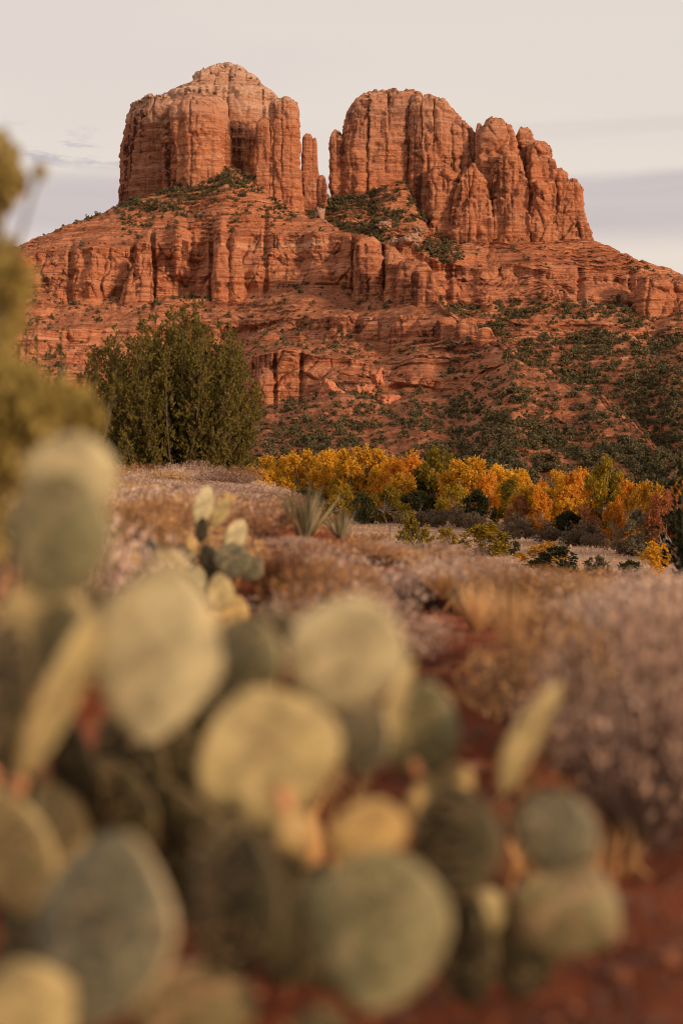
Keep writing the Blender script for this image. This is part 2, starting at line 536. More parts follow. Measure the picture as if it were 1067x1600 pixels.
def rock_disp(x, y, z, seed=0, big=5.0, crack=4.0, ledge=1.7, block=1.0):
    w = 3.0 * vn(x / 70, y / 70, 0, 3) + 0.8 * vn(x / 9, y / 9, 0, 5)
    d = big * fbm(x / 30, y / 30, z / 110, 11 + seed, 3)
    lm = 0.35 + 0.65 * sstep(-0.5, 0.5, vn(x / 40, y / 40, z / 30, 19))
    d = d + ledge * strata(z + w) * lm
    # joints: nearly vertical, each only over part of the height, some wide, some hairline
    xw = x + 2.2 * vn(x / 20, z / 16, y / 30, 63)
    n1 = vn(xw / 17, y / 17, z / 420, 23 + seed)
    n2 = vn(xw / 7, y / 7, z / 260, 29 + seed)
    m1 = sstep(-0.45, 0.35, vn(x / 30, y / 30, z / 34, 67))
    m2 = sstep(-0.1, 0.5, vn(x / 22, y / 22, z / 22, 61))
    d = d - crack * np.exp(-(n1 / 0.09) ** 2) * m1 - 0.6 * crack * np.exp(-(n2 / 0.13) ** 2) * m2
    # fracture blocks: each a tilted plate with sharp edges, tall ones and small ones
    zz = (z + w)
    for k, (cx_, cz_, amp) in enumerate(((13.0, 24.0, 2.6), (5.2, 7.5, 1.2))):
        rv, ox, oy, oz, gap = worley(xw / cx_, y / cx_, zz / cz_, 400 + 10 * k + seed)
        ta, tb = np.sin(rv * 37.0), np.sin(rv * 71.0)
        mk = sstep(-0.5, 0.3, vn(x / 33, y / 33, z / 26, 79 + k))
        d = d + amp * block * (0.55 * rv + 0.9 * ta * ox + 0.7 * tb * oz) * (0.35 + 0.65 * mk) - 0.7 * amp * block * np.exp(-(gap / 0.07) ** 2) * mk
    d = d + 0.9 * fbm(x / 6, y / 6, z / 4.5, 47, 4, 0.6)
    return d


def column(name, prof, Y, kd=0.85, mat=None, parent=None, seed=0, sink=14, big=4.0, crack=3.6, ledge=1.5, m=2.9, jag=3.5, blk=1.0, grooves=()):
    """a closed rock pillar; prof = [(row, left column, right column)] of its outline as seen from the camera, at distance Y"""
    s = Y / F
    pr = np.array(prof, float)
    zc = (HY - pr[:, 0]) * s
    cxm = ((pr[:, 1] + pr[:, 2]) / 2 - CX) * s
    hw = (pr[:, 2] - pr[:, 1]) / 2 * s
    zc = np.append(zc, zc[-1] - sink)
    cxm = np.append(cxm, cxm[-1])
    hw = np.append(hw, hw[-1] * 1.03)
    L = np.concatenate([[0], np.cumsum(np.hypot(np.diff(zc), np.diff(hw)))])
    step = 0.85
    n = max(12, int(L[-1] / step))
    t = np.linspace(0, L[-1], n)
    z, c, w = np.interp(t, L, zc), np.interp(t, L, cxm), np.interp(t, L, hw)
    k = np.ones(5) / 5
    pad = lambda a: np.convolve(np.pad(a, 2, mode="edge"), k, "valid")
    z, c, w = pad(z), pad(c), pad(w)
    # cap rings
    capn = max(3, int(w[0] / 1.5))
    q = np.linspace(0.02, 1, capn, endpoint=False)
    z = np.concatenate([z[0] + 0.06 * w[0] * (1 - q ** 2), z])
    c = np.concatenate([np.full(capn, c[0]), c])
    w = np.concatenate([w[0] * q, w])
    wmax = w.max()
    nt_ = int(np.clip(2 * math.pi * wmax * (1 + kd) / 2 / 1.0, 24, 340))
    th = np.linspace(0, 2 * math.pi, nt_, endpoint=False)
    ct, st = np.cos(th), np.sin(th)
    r = (np.abs(ct) ** m + np.abs(st) ** m) ** (-1 / m)
    Wz, TH = w[:, None], th[None, :]
    lobes = 1 + 0.10 * vn(np.cos(th) * 1.7 + seed * 7.1, np.sin(th) * 1.7, 0, 71 + seed)[None, :] * sstep(0, 0.8, np.abs(st))[None, :]
    X = c[:, None] + Wz * (r * ct)[None, :] * 1.0
    Yy = Y + Wz * kd * (r * st)[None, :] * lobes
    Z = np.repeat(z[:, None], nt_, 1)
    d = rock_disp(X, Yy, Z, 0, big, crack * 1.25, ledge * 0.75, blk * np.clip(wmax / 14, 0.3, 1.0))
    pxg = CX + X / s
    for (gp, gw, gd) in grooves:
        wig = gp + 1.5 * vn(Z / 14, gp, 0, 7) + 0.6 * vn(Z / 4, gp, 1, 7)
        d = d - 0.6 * gd * np.exp(-(((pxg - wig) / gw) ** 2)) * (0.45 + 0.55 * sstep(-0.5, 0.3, vn(Z / 22, gp * 1.7, 0, 9)))
    d = d * np.clip(Wz / 9.0, 0, 1) * np.clip((Wz / wmax) * 1.4, 0.15, 1)
    X = X + ct[None, :] * d
    Yy = Yy + st[None, :] * d
    top = sstep(zc[0] - 22, zc[0], Z)
    tr = worley(X / 7.0, Yy / 7.0, 0 * X, 83 + seed)[0]
    Z = Z + jag * (0.35 * fbm(X / 9, Yy / 9, 0, 83 + seed, 3) + 0.5 * tr * np.clip(wmax / 14, 0.2, 1.0)) * top
    V = np.stack([X, Yy, Z], -1).reshape(-1, 3)
    return mesh_np(name, V, grid_faces(len(z), nt_, True)[:, ::-1], mat, True, parent)


def sheet(name, lines, segw, px0, px1, dpx, seed, rows, bumps=(), wob=3.0):
    """a hillside lofted through feature lines (cliff tops, cliff feet, benches); returns scatter data"""
    px = np.arange(px0, px1 + dpx, dpx)
    pys, Ys = [], []
    kw = max(3, int(18 / dpx)) | 1
    ker = np.hanning(kw + 2)[1:-1]
    ker /= ker.sum()
    sm = lambda a: np.convolve(np.pad(a, kw // 2, mode="edge"), ker, "valid")
    for i, ln in enumerate(lines):
        a = np.array(ln, float)
        py = sm(np.interp(px, a[:, 0], a[:, 1]))
        Yv = sm(np.interp(px, a[:, 0], a[:, 2]))
        if i > 0:
            py = py + wob * fbm(px / 38.0, i * 3.7, 0, 90 + seed, 3) * (1 - 0.8 * sstep(770, 810, px) * (seed == 0))
            Yv = Yv + 10 * vn(px / 60.0, i * 1.9, 0, 95 + seed)
            py = np.maximum(py, pys[-1] + 1.5)
            Yv = np.minimum(Yv, Ys[-1] - 2.0)
        pys.append(py)
        Ys.append(Yv)
    XX, YY, ZZ, CW, SEG = [], [], [], [], []
    # back skirt behind the crest
    for q in (1.0, 0.66, 0.33):
        Yb = Ys[0] + 160 * q
        zb = (HY - pys[0]) * Ys[0] / F - 70 * q ** 1.5
        XX.append((px - CX) * Ys[0] / F); YY.append(Yb); ZZ.append(zb)
        CW.append(np.full(len(px), 0.1)); SEG.append(np.full(len(px), -1.0))
    for i in range(len(lines) - 1):
        nr = rows[i]
        for j in range(nr + (1 if i == len(lines) - 2 else 0)):
            f = j / nr
            za, zb = (HY - pys[i]) * Ys[i] / F, (HY - pys[i + 1]) * Ys[i + 1] / F
            w = segw[i]
            if w > 0.5:       # cliff: rounded brow, flared foot
                fy = f - 0.16 * math.sin(2 * math.pi * f)
            else:
                fy = f
            Yv = Ys[i] + (Ys[i + 1] - Ys[i]) * fy
            Zv = za + (zb - za) * f
            Xa, Xb = (px - CX) * Ys[i] / F, (px - CX) * Ys[i + 1] / F
            XX.append(Xa + (Xb - Xa) * fy); YY.append(Yv); ZZ.append(Zv)
            # cliffness eases over neighbouring benches
            edge = 1.0
            nb = segw[i - 1] if (i > 0 and f < 0.5) else (segw[i + 1] if (f >= 0.5 and i + 1 < len(segw)) else w)
            ff = min(f, 1 - f) * 2
            wv = w + (nb - w) * 0.5 * max(0, 1 - ff * 3)
            CW.append(np.full(len(px), wv)); SEG.append(np.full(len(px), i + f))
    X, Y, Z, W, SG = [np.array(a) for a in (XX, YY, ZZ, CW, SEG)]
    PX = np.repeat(px[None, :], X.shape[0], 0)
    cl = rock_disp(X, Y, Z, seed, 9.5, 5.0, 3.6)
    wv = 3.0 * vn(X / 70, Y / 70, 0, 3) + 1.2 * vn(X / 14, Y / 14, 0, 8)
    lam = 4.2
    u = (Z + wv) / lam
    fr = u - np.floor(u)
    terr = (sstep(0.42, 1.0, fr) - fr) * lam / 0.30
    u2 = (Z + wv * 0.7) / 1.7
    fr2 = u2 - np.floor(u2)
    terr2 = (sstep(0.4, 1.0, fr2) - fr2) * 1.7 / 0.32
    tm = sstep(-0.35, 0.5, vn(X / 55, Y / 55, Z / 25, 77 + seed))
    talus = sstep(len(lines) - 2.0, len(lines) - 1.6, SG) if segw[-1] < 0.3 else 0 * SG
    gully = (6.0 + 7 * talus) * (1 - np.abs(vn(X / 48 + 0.5 * vn(X / 40, Y / 60, 0, 17), Y / 150, 0, 13 + seed))) ** 3 - 3
    tk = worley(X / 11, Y / 24, Z / 7, 640 + seed)
    out = talus * 5.0 * sstep(0.15, 0.5, vn(X / 26, Y / 40, Z / 12, 33)) * (0.6 + 0.8 * tk[0])
    sl = 5 * fbm(X / 46, Y / 90, 0, 15 + seed, 4) - gully
    fade = 1 - 0.8 * sstep(760, 800, PX) * (seed == 0)
    slope_d = -(terr * tm * 0.75 + terr2 * 0.55) * (1 - 0.55 * talus) * fade + sl + out
    W = W * fade
    D = W * cl + (1 - W) * slope_d
    for (bpx, hwid, amp, s0, s1) in bumps:
        D = D + 0.75 * amp * np.exp(-(((PX - bpx) / hwid) ** 2) ** 1.5) * sstep(s0 - 0.15, s0 + 0.15, SG) * sstep(s1 + 0.35, s1 - 0.05, SG)
    hold = sstep(-1, 0.15, SG)
    Y = Y - D * hold
    Z = Z + (1 - W) * (1.1 * fbm(X / 8, Y / 8, 0, 21, 4, 0.6) + 2.0 * fbm(X / 30, Y / 30, 0, 25, 2)) * hold
    V = np.stack([X, Y, Z], -1)
    o = mesh_np(name, V.reshape(-1, 3), grid_faces(*X.shape), M["rock"], True)
    tag(o, kind="structure")
    return V, PX, SG, W


ridge_lines = [
    [(-260, 480, 1100), (0, 392, 1130), (60, 371, 1150), (130, 346, 1170), (190, 318, 1186), (280, 288, 1190), (355, 258, 1196), (400, 276, 1190), (440, 315, 1180), (480, 334, 1170), (520, 350, 1130), (560, 366, 1070), (600, 384, 1030), (655, 408, 980), (682, 462, 940), (700, 489, 920), (740, 508, 890), (770, 530, 860), (850, 575, 790), (930, 614, 720), (1000, 670, 640), (1040, 716, 590), (1067, 742, 560), (1110, 775, 540)],
    [(-260, 520, 1040), (60, 394, 1085), (130, 387, 1088), (190, 388, 1090), (280, 376, 1090), (340, 376, 1088), (400, 364, 1090), (470, 368, 1085), (510, 366, 1075), (560, 376, 1045), (600, 392, 1012), (655, 416, 962), (690, 486, 915), (740, 512, 880), (800, 549, 821), (850, 577, 784), (930, 616, 714), (1000, 672, 634), (1040, 718, 584), (1067, 744, 554), (1110, 777, 534)],
    [(-260, 570, 1020), (60, 452, 1070), (100, 470, 1070), (180, 462, 1072), (230, 466, 1070), (300, 462, 1072), (370, 465, 1070), (430, 452, 1068), (480, 446, 1060), (520, 446, 1050), (560, 458, 1028), (600, 456, 1000), (640, 463, 965), (680, 475, 935), (700, 494, 905), (770, 536, 850), (800, 551, 815), (850, 579, 778), (930, 618, 708), (1000, 674, 628), (1040, 720, 578), (1067, 746, 548), (1110, 779, 528)],
    [(-260, 600, 950), (60, 516, 1000), (100, 520, 1000), (180, 512, 1002), (240, 512, 1000), (300, 508, 1005), (360, 508, 1000), (440, 502, 980), (500, 496, 955), (560, 500, 935), (640, 490, 915), (700, 497, 895), (740, 514, 868), (770, 540, 840), (800, 553, 809), (850, 581, 772), (930, 620, 702), (1000, 676, 622), (1040, 722, 572), (1067, 748, 542), (1110, 781, 522)],
    [(-260, 640, 935), (60, 555, 985), (150, 570, 985), (240, 562, 985), (330, 570, 990), (375, 548, 980), (440, 530, 962), (540, 538, 930), (600, 532, 916), (660, 530, 896), (700, 524, 882), (745, 530, 862), (800, 555, 803), (850, 583, 766), (930, 622, 696), (1000, 678, 616), (1040, 724, 566), (1067, 750, 536), (1110, 783, 516)],
    [(-260, 660, 880), (60, 590, 925), (300, 600, 940), (372, 590, 930), (398, 558, 878), (440, 548, 868), (540, 560, 862), (600, 572, 850), (660, 588, 840), (720, 596, 830), (800, 557, 797), (850, 585, 760), (930, 624, 690), (1000, 680, 610), (1040, 726, 560), (1067, 752, 530), (1110, 785, 510)],
    [(-260, 700, 860), (60, 640, 905), (300, 650, 915), (370, 648, 910), (396, 640, 855), (450, 628, 848), (520, 606, 848), (600, 608, 840), (660, 606, 832), (720, 610, 822), (800, 559, 791), (850, 587, 754), (930, 626, 684), (1000, 682, 604), (1040, 728, 554), (1067, 754, 524), (1110, 787, 504)],
    [(-260, 790, 500), (400, 787, 510), (1110, 800, 500)],
]
ridge_bumps = [(222, 10, 16, 0.9, 2.0), (238, 4, -14, 0.8, 2.2), (280, 9, 12, 0.75, 1.6), (345, 9, 14, 0.8, 2.0), (330, 3, -10, 0.9, 2.0), (368, 8, 12, 1.0, 2.0),
               (300, 4, -6, 0.9, 2.0), (150, 16, 9, 0.8, 1.9), (110, 5, -8, 0.7, 2.0), (415, 4, -8, 0.5, 2.0), (495, 14, 10, 0.9, 2.0), (552, 3, -12, 0.6, 2.0), (599, 3, -14, 0.6, 2.0),
               (430, 3, -7, 4.9, 6.0), (470, 3, -6, 4.9, 6.0), (395, 8, -10, 4.8, 6.1), (520, 14, 6, 2.9, 4.1), (560, 4, -7, 2.9, 4.1), (610, 12, 7, 2.9, 4.1), (700, 4, -8, 2.9, 4.1), (725, 10, 6, 2.9, 4.1)]
ridge = sheet("red_rock_ridge", ridge_lines, [0.18, 0.95, 0.1, 0.9, 0.1, 0.9, 0.05], -260, 1110, 1.35, 0, [64, 70, 36, 46, 36, 56, 120], ridge_bumps)

slope_lines = [
    [(380, 340, 1235), (480, 318, 1235), (560, 309, 1225), (600, 292, 1215), (632, 284, 1212), (648, 318, 1210), (672, 350, 1205), (700, 378, 1190), (800, 377, 1185), (925, 380, 1185), (960, 395, 1175), (990, 409, 1165), (1030, 417, 1155), (1067, 425, 1150), (1150, 440, 1140), (1420, 540, 1100)],
    [(380, 380, 1160), (480, 372, 1160), (600, 385, 1150), (640, 388, 1145), (690, 412, 1130), (740, 421, 1128), (800, 416, 1128), (860, 430, 1120), (960, 432, 1118), (1040, 434, 1110), (1067, 446, 1105), (1420, 570, 1060)],
    [(380, 440, 1120), (480, 440, 1120), (640, 450, 1118), (700, 476, 1112), (740, 484, 1112), (800, 479, 1112), (850, 470, 1104), (900, 470, 1104), (960, 475, 1102), (1060, 486, 1092), (1420, 620, 1045)],
    [(380, 480, 1060), (600, 485, 1060), (700, 498, 1050), (780, 500, 1050), (850, 508, 1046), (1067, 512, 1036), (1420, 640, 990)],
    [(380, 500, 1050), (600, 505, 1048), (700, 516, 1038), (780, 520, 1038), (900, 522, 1032), (1067, 528, 1024), (1420, 650, 980)],
    [(380, 570, 1000), (700, 575, 965), (780, 610, 905), (850, 650, 835), (930, 705, 765), (1000, 755, 685), (1067, 790, 570), (1420, 790, 540)],
]
slope_bumps = [(760, 18, 8, 0.8, 2.0), (850, 12, 8, 0.8, 2.0), (700, 5, -8, 0.8, 2.1), (905, 5, -9, 0.8, 2.1), (985, 5, -7, 0.8, 2.1), (650, 16, 10, 0.2, 0.8), (690, 5, -8, 0.1, 0.9)]
slope = sheet("red_rock_slope", slope_lines, [0.12, 0.85, 0.1, 0.8, 0.05], 380, 1420, 1.5, 4, [84, 56, 30, 26, 150], slope_bumps)


def butte(name, label, mats, cols):
    e = empty(name, at(cols[0][1][-1][1], cols[0][1][-1][0], cols[0][2]))
    tag(e, label, "rock butte", None)
    for i, (nm, prof, Y, kw) in enumerate(cols):
        o = column(nm, prof, Y, mat=kw.pop("mat", mats), parent=None, seed=i, **kw)
        o.parent = e
        o.matrix_parent_inverse = Matrix.Translation(-e.location)
    return e


butte("rock_butte", "broad sandstone butte with a pale domed summit, standing on the ridge beside the thin spire", M["butte"], [
    ("rock_dome", [(102, 346, 362), (106, 334, 374), (110, 330, 376), (112, 320, 386), (119, 314, 392), (121, 306, 400), (129, 303, 407), (136, 300, 414), (143, 286, 423), (150, 269, 432), (165, 264, 437), (200, 266, 437), (260, 268, 437), (330, 268, 437)], 1250, dict(kd=0.75, big=2.0, crack=2.8, ledge=3.0, jag=5.0, blk=0.7, grooves=((362, 1.6, 6), (392, 1.6, 6), (340, 1.0, 4), (318, 1.0, 4)))),
    ("rock_buttress", [(158, 262, 320), (161, 216, 345), (165, 209, 360), (173, 203, 366), (185, 199, 370), (205, 196, 372), (240, 191, 376), (275, 189, 378), (325, 187, 385)], 1256, dict(kd=0.8, big=2.0, crack=2.6, ledge=1.6, m=2.0, blk=0.6, grooves=((206, 1.0, 3), (221, 1.2, 4), (236, 1.0, 4), (250, 1.0, 3), (262, 1.6, 6)), mat=M["butte_dark"])),
    ("rock_shoulder", [(145, 272, 300), (150, 260, 312), (157, 250, 322), (166, 242, 330), (185, 238, 334), (325, 234, 336)], 1236, dict(kd=0.8, big=2.0, crack=1.6, ledge=1.8, m=2.0)),
    ("rock_pillar", [(156, 297, 312), (160, 290, 326), (170, 285, 338), (180, 283, 345), (195, 286, 350), (215, 288, 351), (250, 288, 351), (290, 284, 355)], 1192, dict(kd=0.9, big=1.6, crack=2.4, ledge=1.1, blk=0.6, grooves=((300, 1.3, 5), (318, 0.8, 3), (334, 0.9, 3.5)))),
    ("rock_pillar", [(160, 274, 291), (172, 266, 298), (205, 269, 299), (235, 273, 300), (292, 277, 302)], 1192, dict(kd=0.9, big=1.5, crack=2.4)),
    ("rock_pillar", [(156, 434, 450), (160, 424, 462), (166, 420, 467), (185, 420, 469), (225, 420, 468), (265, 418, 470), (300, 416, 474), (340, 412, 480)], 1180, dict(kd=0.9, big=1.5, crack=2.8, ledge=1.1, blk=0.6, grooves=((426, 1.4, 6), (441, 0.9, 3.5), (455, 1.0, 4)))),
    ("rock_pillar", [(183, 408, 418), (188, 403, 424), (200, 400, 428), (240, 399, 430), (290, 398, 432), (340, 396, 436)], 1178, dict(kd=0.9, big=1.2, crack=2.4, blk=0.6)),
    ("rock_pillar", [(210, 353, 359), (214, 351, 361), (260, 350, 363), (280, 349, 364)], 1194, dict(kd=0.8, big=0.6, crack=0.6, ledge=0.8)),
    ("rock_pillar", [(150, 300, 330), (158, 285, 352), (200, 280, 360), (290, 280, 364)], 1212, dict(kd=0.8, big=2.0, crack=2.0)),
])
butte("rock_spire", "thin twin-topped sandstone spire standing alone in the gap between the two buttes", M["butte_b"], [
    ("rock_pillar", [(209, 479, 485), (215, 474, 489), (235, 471, 491), (260, 470, 493), (290, 470, 498), (325, 470, 500)], 1215, dict(kd=0.8, big=0.5, crack=1.0, ledge=0.7, blk=0.5)),
    ("rock_pillar", [(215, 490, 493), (221, 488, 495), (240, 487, 496), (255, 486, 497), (325, 485, 505)], 1213, dict(kd=0.8, big=0.4, crack=0.8, ledge=0.6, blk=0.5)),
    ("rock_pillar", [(275, 500, 505), (280, 496, 510), (290, 495, 512), (325, 494, 514)], 1212, dict(kd=0.9, big=0.8, crack=1.0)),
])
butte("rock_butte", "long flat-topped sandstone butte stepping down into jagged crags above the scrubby saddle", M["butte_b"], [
    ("rock_body", [(143, 590, 612), (146, 578, 640), (150, 571, 654), (156, 561, 657), (162, 547, 659), (168, 542, 660), (180, 539, 661), (200, 536, 662), (240, 531, 662), (280, 529, 662), (335, 527, 664)], 1246, dict(kd=0.6, big=2.0, crack=3.6, ledge=1.3, m=3.4, jag=4, blk=0.55, grooves=((547, 1.6, 5), (573, 1.8, 7), (613, 0.9, 4)))),
    ("rock_pillar", [(203, 523, 529), (207, 517, 534), (214, 514, 536), (222, 513, 540), (240, 515, 540), (280, 514, 540), (325, 514, 540)], 1238, dict(kd=0.9, big=1.2, crack=1.4)),
    ("rock_pillar", [(150, 652, 668), (154, 645, 690), (160, 642, 698), (168, 641, 703), (180, 640, 708), (250, 640, 712), (365, 638, 716)], 1228, dict(kd=0.8, big=2.2, crack=3.6, jag=4, blk=0.7, grooves=((655, 1.5, 6), (676, 1.0, 5), (690, 1.8, 7)))),
    ("rock_pillar", [(163, 690, 697), (172, 688, 708), (185, 686, 718), (195, 684, 728), (205, 684, 738), (215, 684, 743), (250, 680, 746), (375, 676, 750)], 1228, dict(kd=0.8, big=2.5, crack=3.4, jag=4, grooves=((704, 1.6, 6), (722, 1.2, 5)))),
    ("rock_pillar", [(263, 677, 698), (268, 670, 712), (280, 668, 718), (330, 666, 720), (370, 664, 722)], 1206, dict(kd=0.9, big=1.8, crack=2.4)),
    ("rock_pillar", [(182, 772, 782), (185, 766, 786), (192, 757, 792), (200, 752, 800), (215, 745, 806), (240, 741, 812), (300, 738, 815), (392, 735, 818)], 1216, dict(kd=0.8, big=2.0, crack=3.0)),
    ("rock_pillar", [(191, 746, 750), (194, 744, 753), (210, 742, 756), (260, 741, 758)], 1214, dict(kd=0.8, big=0.8, crack=0.8)),
    ("rock_pillar", [(198, 814, 822), (203, 809, 829), (212, 806, 833), (230, 804, 838), (392, 802, 842)], 1222, dict(kd=0.9, big=1.2, crack=2.0)),
    ("rock_pillar", [(224, 836, 850), (228, 828, 857), (236, 822, 861), (250, 819, 864), (300, 817, 867), (392, 814, 872)], 1207, dict(kd=0.9, big=1.5, crack=2.6)),
    ("rock_pillar", [(240, 786, 802), (244, 776, 812), (255, 770, 819), (275, 768, 823), (392, 762, 828)], 1194, dict(kd=0.8, big=2.0, crack=3.0, grooves=((783, 1.2, 5), (797, 0.9, 4), (811, 1.2, 5)))),
    ("rock_pillar", [(258, 737, 742), (266, 727, 748), (280, 718, 756), (300, 708, 764), (320, 704, 770), (350, 700, 774), (394, 694, 780)], 1194, dict(kd=0.7, big=2.0, crack=3.4, grooves=((716, 1.0, 4), (729, 1.2, 5), (747, 1.0, 4)))),
    ("rock_pillar", [(285, 838, 850), (300, 830, 862), (394, 824, 874)], 1192, dict(kd=0.9, big=1.5, crack=2.4)),
    ("rock_pillar", [(263, 868, 876), (267, 864, 881), (275, 862, 886), (320, 858, 890), (392, 855, 896)], 1207, dict(kd=0.9, big=1.2, crack=2.0)),
    ("rock_pillar", [(281, 886, 898), (285, 880, 904), (295, 878, 907), (310, 876, 909), (340, 876, 913), (365, 874, 919), (392, 870, 928)], 1205, dict(kd=0.9, big=1.4, crack=2.2)),
])

towers = [
    ([(373, 562, 582), (380, 557, 592), (395, 555, 597), (430, 554, 597), (464, 552, 599)], 1008, "blocky orange rock tower, the widest of the row ending the ridge below the spire"),
    ([(388, 602, 613), (393, 600, 622), (406, 601, 634), (430, 603, 636), (464, 601, 638)], 976, "orange rock tower with a sloping top, second along the row ending the ridge"),
    ([(406, 634, 646), (413, 626, 660), (440, 622, 664), (466, 620, 668)], 960, "shaded rock tower set back between two brighter towers at the ridge end"),
    ([(414, 650, 662), (420, 645, 669), (432, 643, 676), (455, 644, 682), (480, 642, 685)], 936, "outermost orange rock tower of the row, at the very end of the ridge"),
    ([(494, 522, 540), (498, 515, 548), (510, 512, 553), (540, 510, 556)], 938, "broad rounded knob heading the lower ridge, uphill of five smaller knobs"),
    ([(502, 574, 588), (506, 569, 594), (516, 567, 597), (538, 566, 599)], 926, "second rounded knob along the lower ridge, just past the broad one"),
    ([(494, 622, 648), (498, 614, 656), (508, 611, 660), (534, 609, 663)], 906, "flat-topped wide knob halfway along the lower ridge"),
    ([(495, 690, 704), (499, 685, 711), (510, 683, 714), (530, 682, 716)], 880, "rounded knob on the lower ridge, third from its downhill end"),
    ([(500, 720, 736), (504, 715, 741), (516, 713, 744), (538, 712, 746)], 866, "upright orange knob on the lower ridge, one short of its downhill end"),
    ([(511, 750, 762), (514, 745, 768), (522, 743, 771), (540, 742, 774)], 848, "smallest rounded knob, last on the lower ridge above the scrub"),
    ([(429, 1010, 1030), (436, 998, 1044), (450, 992, 1052), (470, 990, 1056), (494, 989, 1060)], 1088, "domed red rock knob on the far slope below the skyline"),
    ([(434, 1058, 1076), (442, 1046, 1092), (470, 1042, 1100), (494, 1040, 1104)], 1090, "wide red rock knob beside the domed one, cut by the edge of the view"),
    ([(390, 224, 236), (398, 214, 238), (425, 205, 239), (468, 190, 240)], 1068, "bright orange buttress leaning out of the cliff under the broad butte"),
    ([(384, 342, 352), (392, 336, 358), (430, 334, 361), (468, 332, 363)], 1064, "narrow orange buttress on the cliff, directly below the small thin pillar"),
    ([(392, 366, 374), (400, 360, 379), (430, 358, 381), (469, 356, 383)], 1063, "narrow orange buttress on the cliff, downhill neighbour of a similar one"),
]
for i, (prof, Y, lab) in enumerate(towers):
    o = column("rock_tower", prof, Y, 0.9, M["rock"], None, 20 + i, 10, 1.4, 2.4, 1.2)
    tag(o, lab, "rock tower", "rock towers along the ridges")


# boulders: lumpy displaced blocks
def boulder(name, loc, dims, mat, seed, rz=0.0):
    n, mseg = (44, 72) if max(dims) > 1 else (18, 28)
    ph = np.linspace(0.02, math.pi - 0.02, n)[:, None]
    th = np.linspace(0, 2 * math.pi, mseg, endpoint=False)[None, :]
    x, y, z = np.sin(ph) * np.cos(th), np.sin(ph) * np.sin(th), np.cos(ph) + 0 * th
    p = 0.45
    f = (np.abs(x) ** (1 / p) + np.abs(y) ** (1 / p) + np.abs(z) ** (1 / p)) ** (-p)
    f = f * (1 + 0.22 * fbm(x * 1.3 + seed, y * 1.3, z * 1.3, seed, 3)) 
    f = f - 0.10 * np.exp(-(vn(x * 1.6 + seed * 3, y * 1.6, z * 0.5, seed + 5) / 0.12) ** 2)
    rv, ox, oy, oz, gp = worley(x * 1.5 + seed, y * 1.5, z * 1.5, seed)
    f = f * (1 + 0.22 * rv + 0.35 * np.sin(rv * 40) * ox + 0.35 * np.sin(rv * 90) * oz - 0.12 * np.exp(-(gp / 0.08) ** 2)) + 0.03 * fbm(x * 5, y * 5, z * 5, seed, 3)
    V = np.stack([x * f * dims[0], y * f * dims[1], z * f * dims[2]], -1).reshape(-1, 3)
    c, s = math.cos(rz), math.sin(rz)
    V[:, :2] = V[:, :2] @ np.array([[c, s], [-s, c]])
    o = mesh_np(name, V, grid_faces(n, mseg, True)[:, ::-1], mat, True)
    o.location = loc
    return o


for i, (px, py, Y, hw, hh, lab, mat) in enumerate([
    (514, 622, 818, 20, 20, "large cracked square boulder below the banded cliff", "boulder"),
    (566, 618, 815, 15, 15, "stacked upright boulder between two other large boulders below the cliff", "boulder"),
    (606, 632, 800, 20, 13, "long low boulder, last of three below the banded cliff", "boulder"),
    (588, 590, 826, 10, 12, "small dark knob of rock above the long low boulder", "boulder"),
    (640, 376, 1130, 16, 11, "pale grey boulder in the scrubby saddle under the flat-topped butte", "palerock"),
    (616, 380, 1135, 11, 8, "smaller pale boulder next to the biggest one in the saddle", "palerock"),
    (655, 360, 1140, 9, 6, "pale slab of rock high in the saddle", "palerock"),
    (600, 352, 1150, 9, 6, "pale rock lying in dark scrub of the saddle", "palerock"),
    (500, 336, 1150, 6, 13, "pale pointed rock at the foot of the thin spire", "palerock"),
]):
    s = Y / F
    tag(boulder("boulder", at(px, py, Y), (hw * s, hw * s * 0.9, hh * s), M[mat], 200 + i * 7, 0.5 * i), lab, "boulder", "boulders lying on the red slopes")


# ------------------------------------------------------------------ foliage builders
def unit(v):
    return v / np.maximum(np.linalg.norm(v, axis=-1, keepdims=True), 1e-9)


def leaves(rng, C, size, aspect=0.6, dirs=None, jit=0.35):
    """one pointed quad per centre; dirs = preferred long axis"""
    n = len(C)
    d = rng.normal(size=(n, 3)) if dirs is None else dirs + rng.normal(size=(n, 3)) * jit
    d = unit(d)
    s = unit(np.cross(d, rng.normal(size=(n, 3))))
    sz = (np.asarray(size) * rng.uniform(0.6, 1.35, n))[:, None]
    a, b_, c, e = C - d * sz * 0.5, C + s * sz * 0.5 * aspect, C + d * sz * 0.5, C - s * sz * 0.5 * aspect
    V = np.stack([a, b_, c, e], 1).reshape(-1, 3)
    return V, np.arange(4 * n).reshape(-1, 4)


def tubes(paths, radii, sides=5):
    """paths: list of (k,3) arrays, radii: list of (r0, r1)"""
    VV, FF, off = [], [], 0
    for p, (r0, r1) in zip(paths, radii):
        p = np.asarray(p, float)
        k = len(p)
        d = unit(np.gradient(p, axis=0))
        ref = np.where(np.abs(d[:, 2:3]) > 0.9, np.array([[1.0, 0, 0]]), np.array([[0, 0, 1.0]]))
        u = unit(np.cross(d, ref))
        v = np.cross(d, u)
        r = np.linspace(r0, r1, k)[:, None, None]
        th = np.linspace(0, 2 * math.pi, sides, endpoint=False)
        ring = p[:, None, :] + r * (np.cos(th)[None, :, None] * u[:, None, :] + np.sin(th)[None, :, None] * v[:, None, :])
        VV.append(ring.reshape(-1, 3))
        FF.append(grid_faces(k, sides, True) + off)
        off += k * sides
    return np.concatenate(VV), np.concatenate(FF)


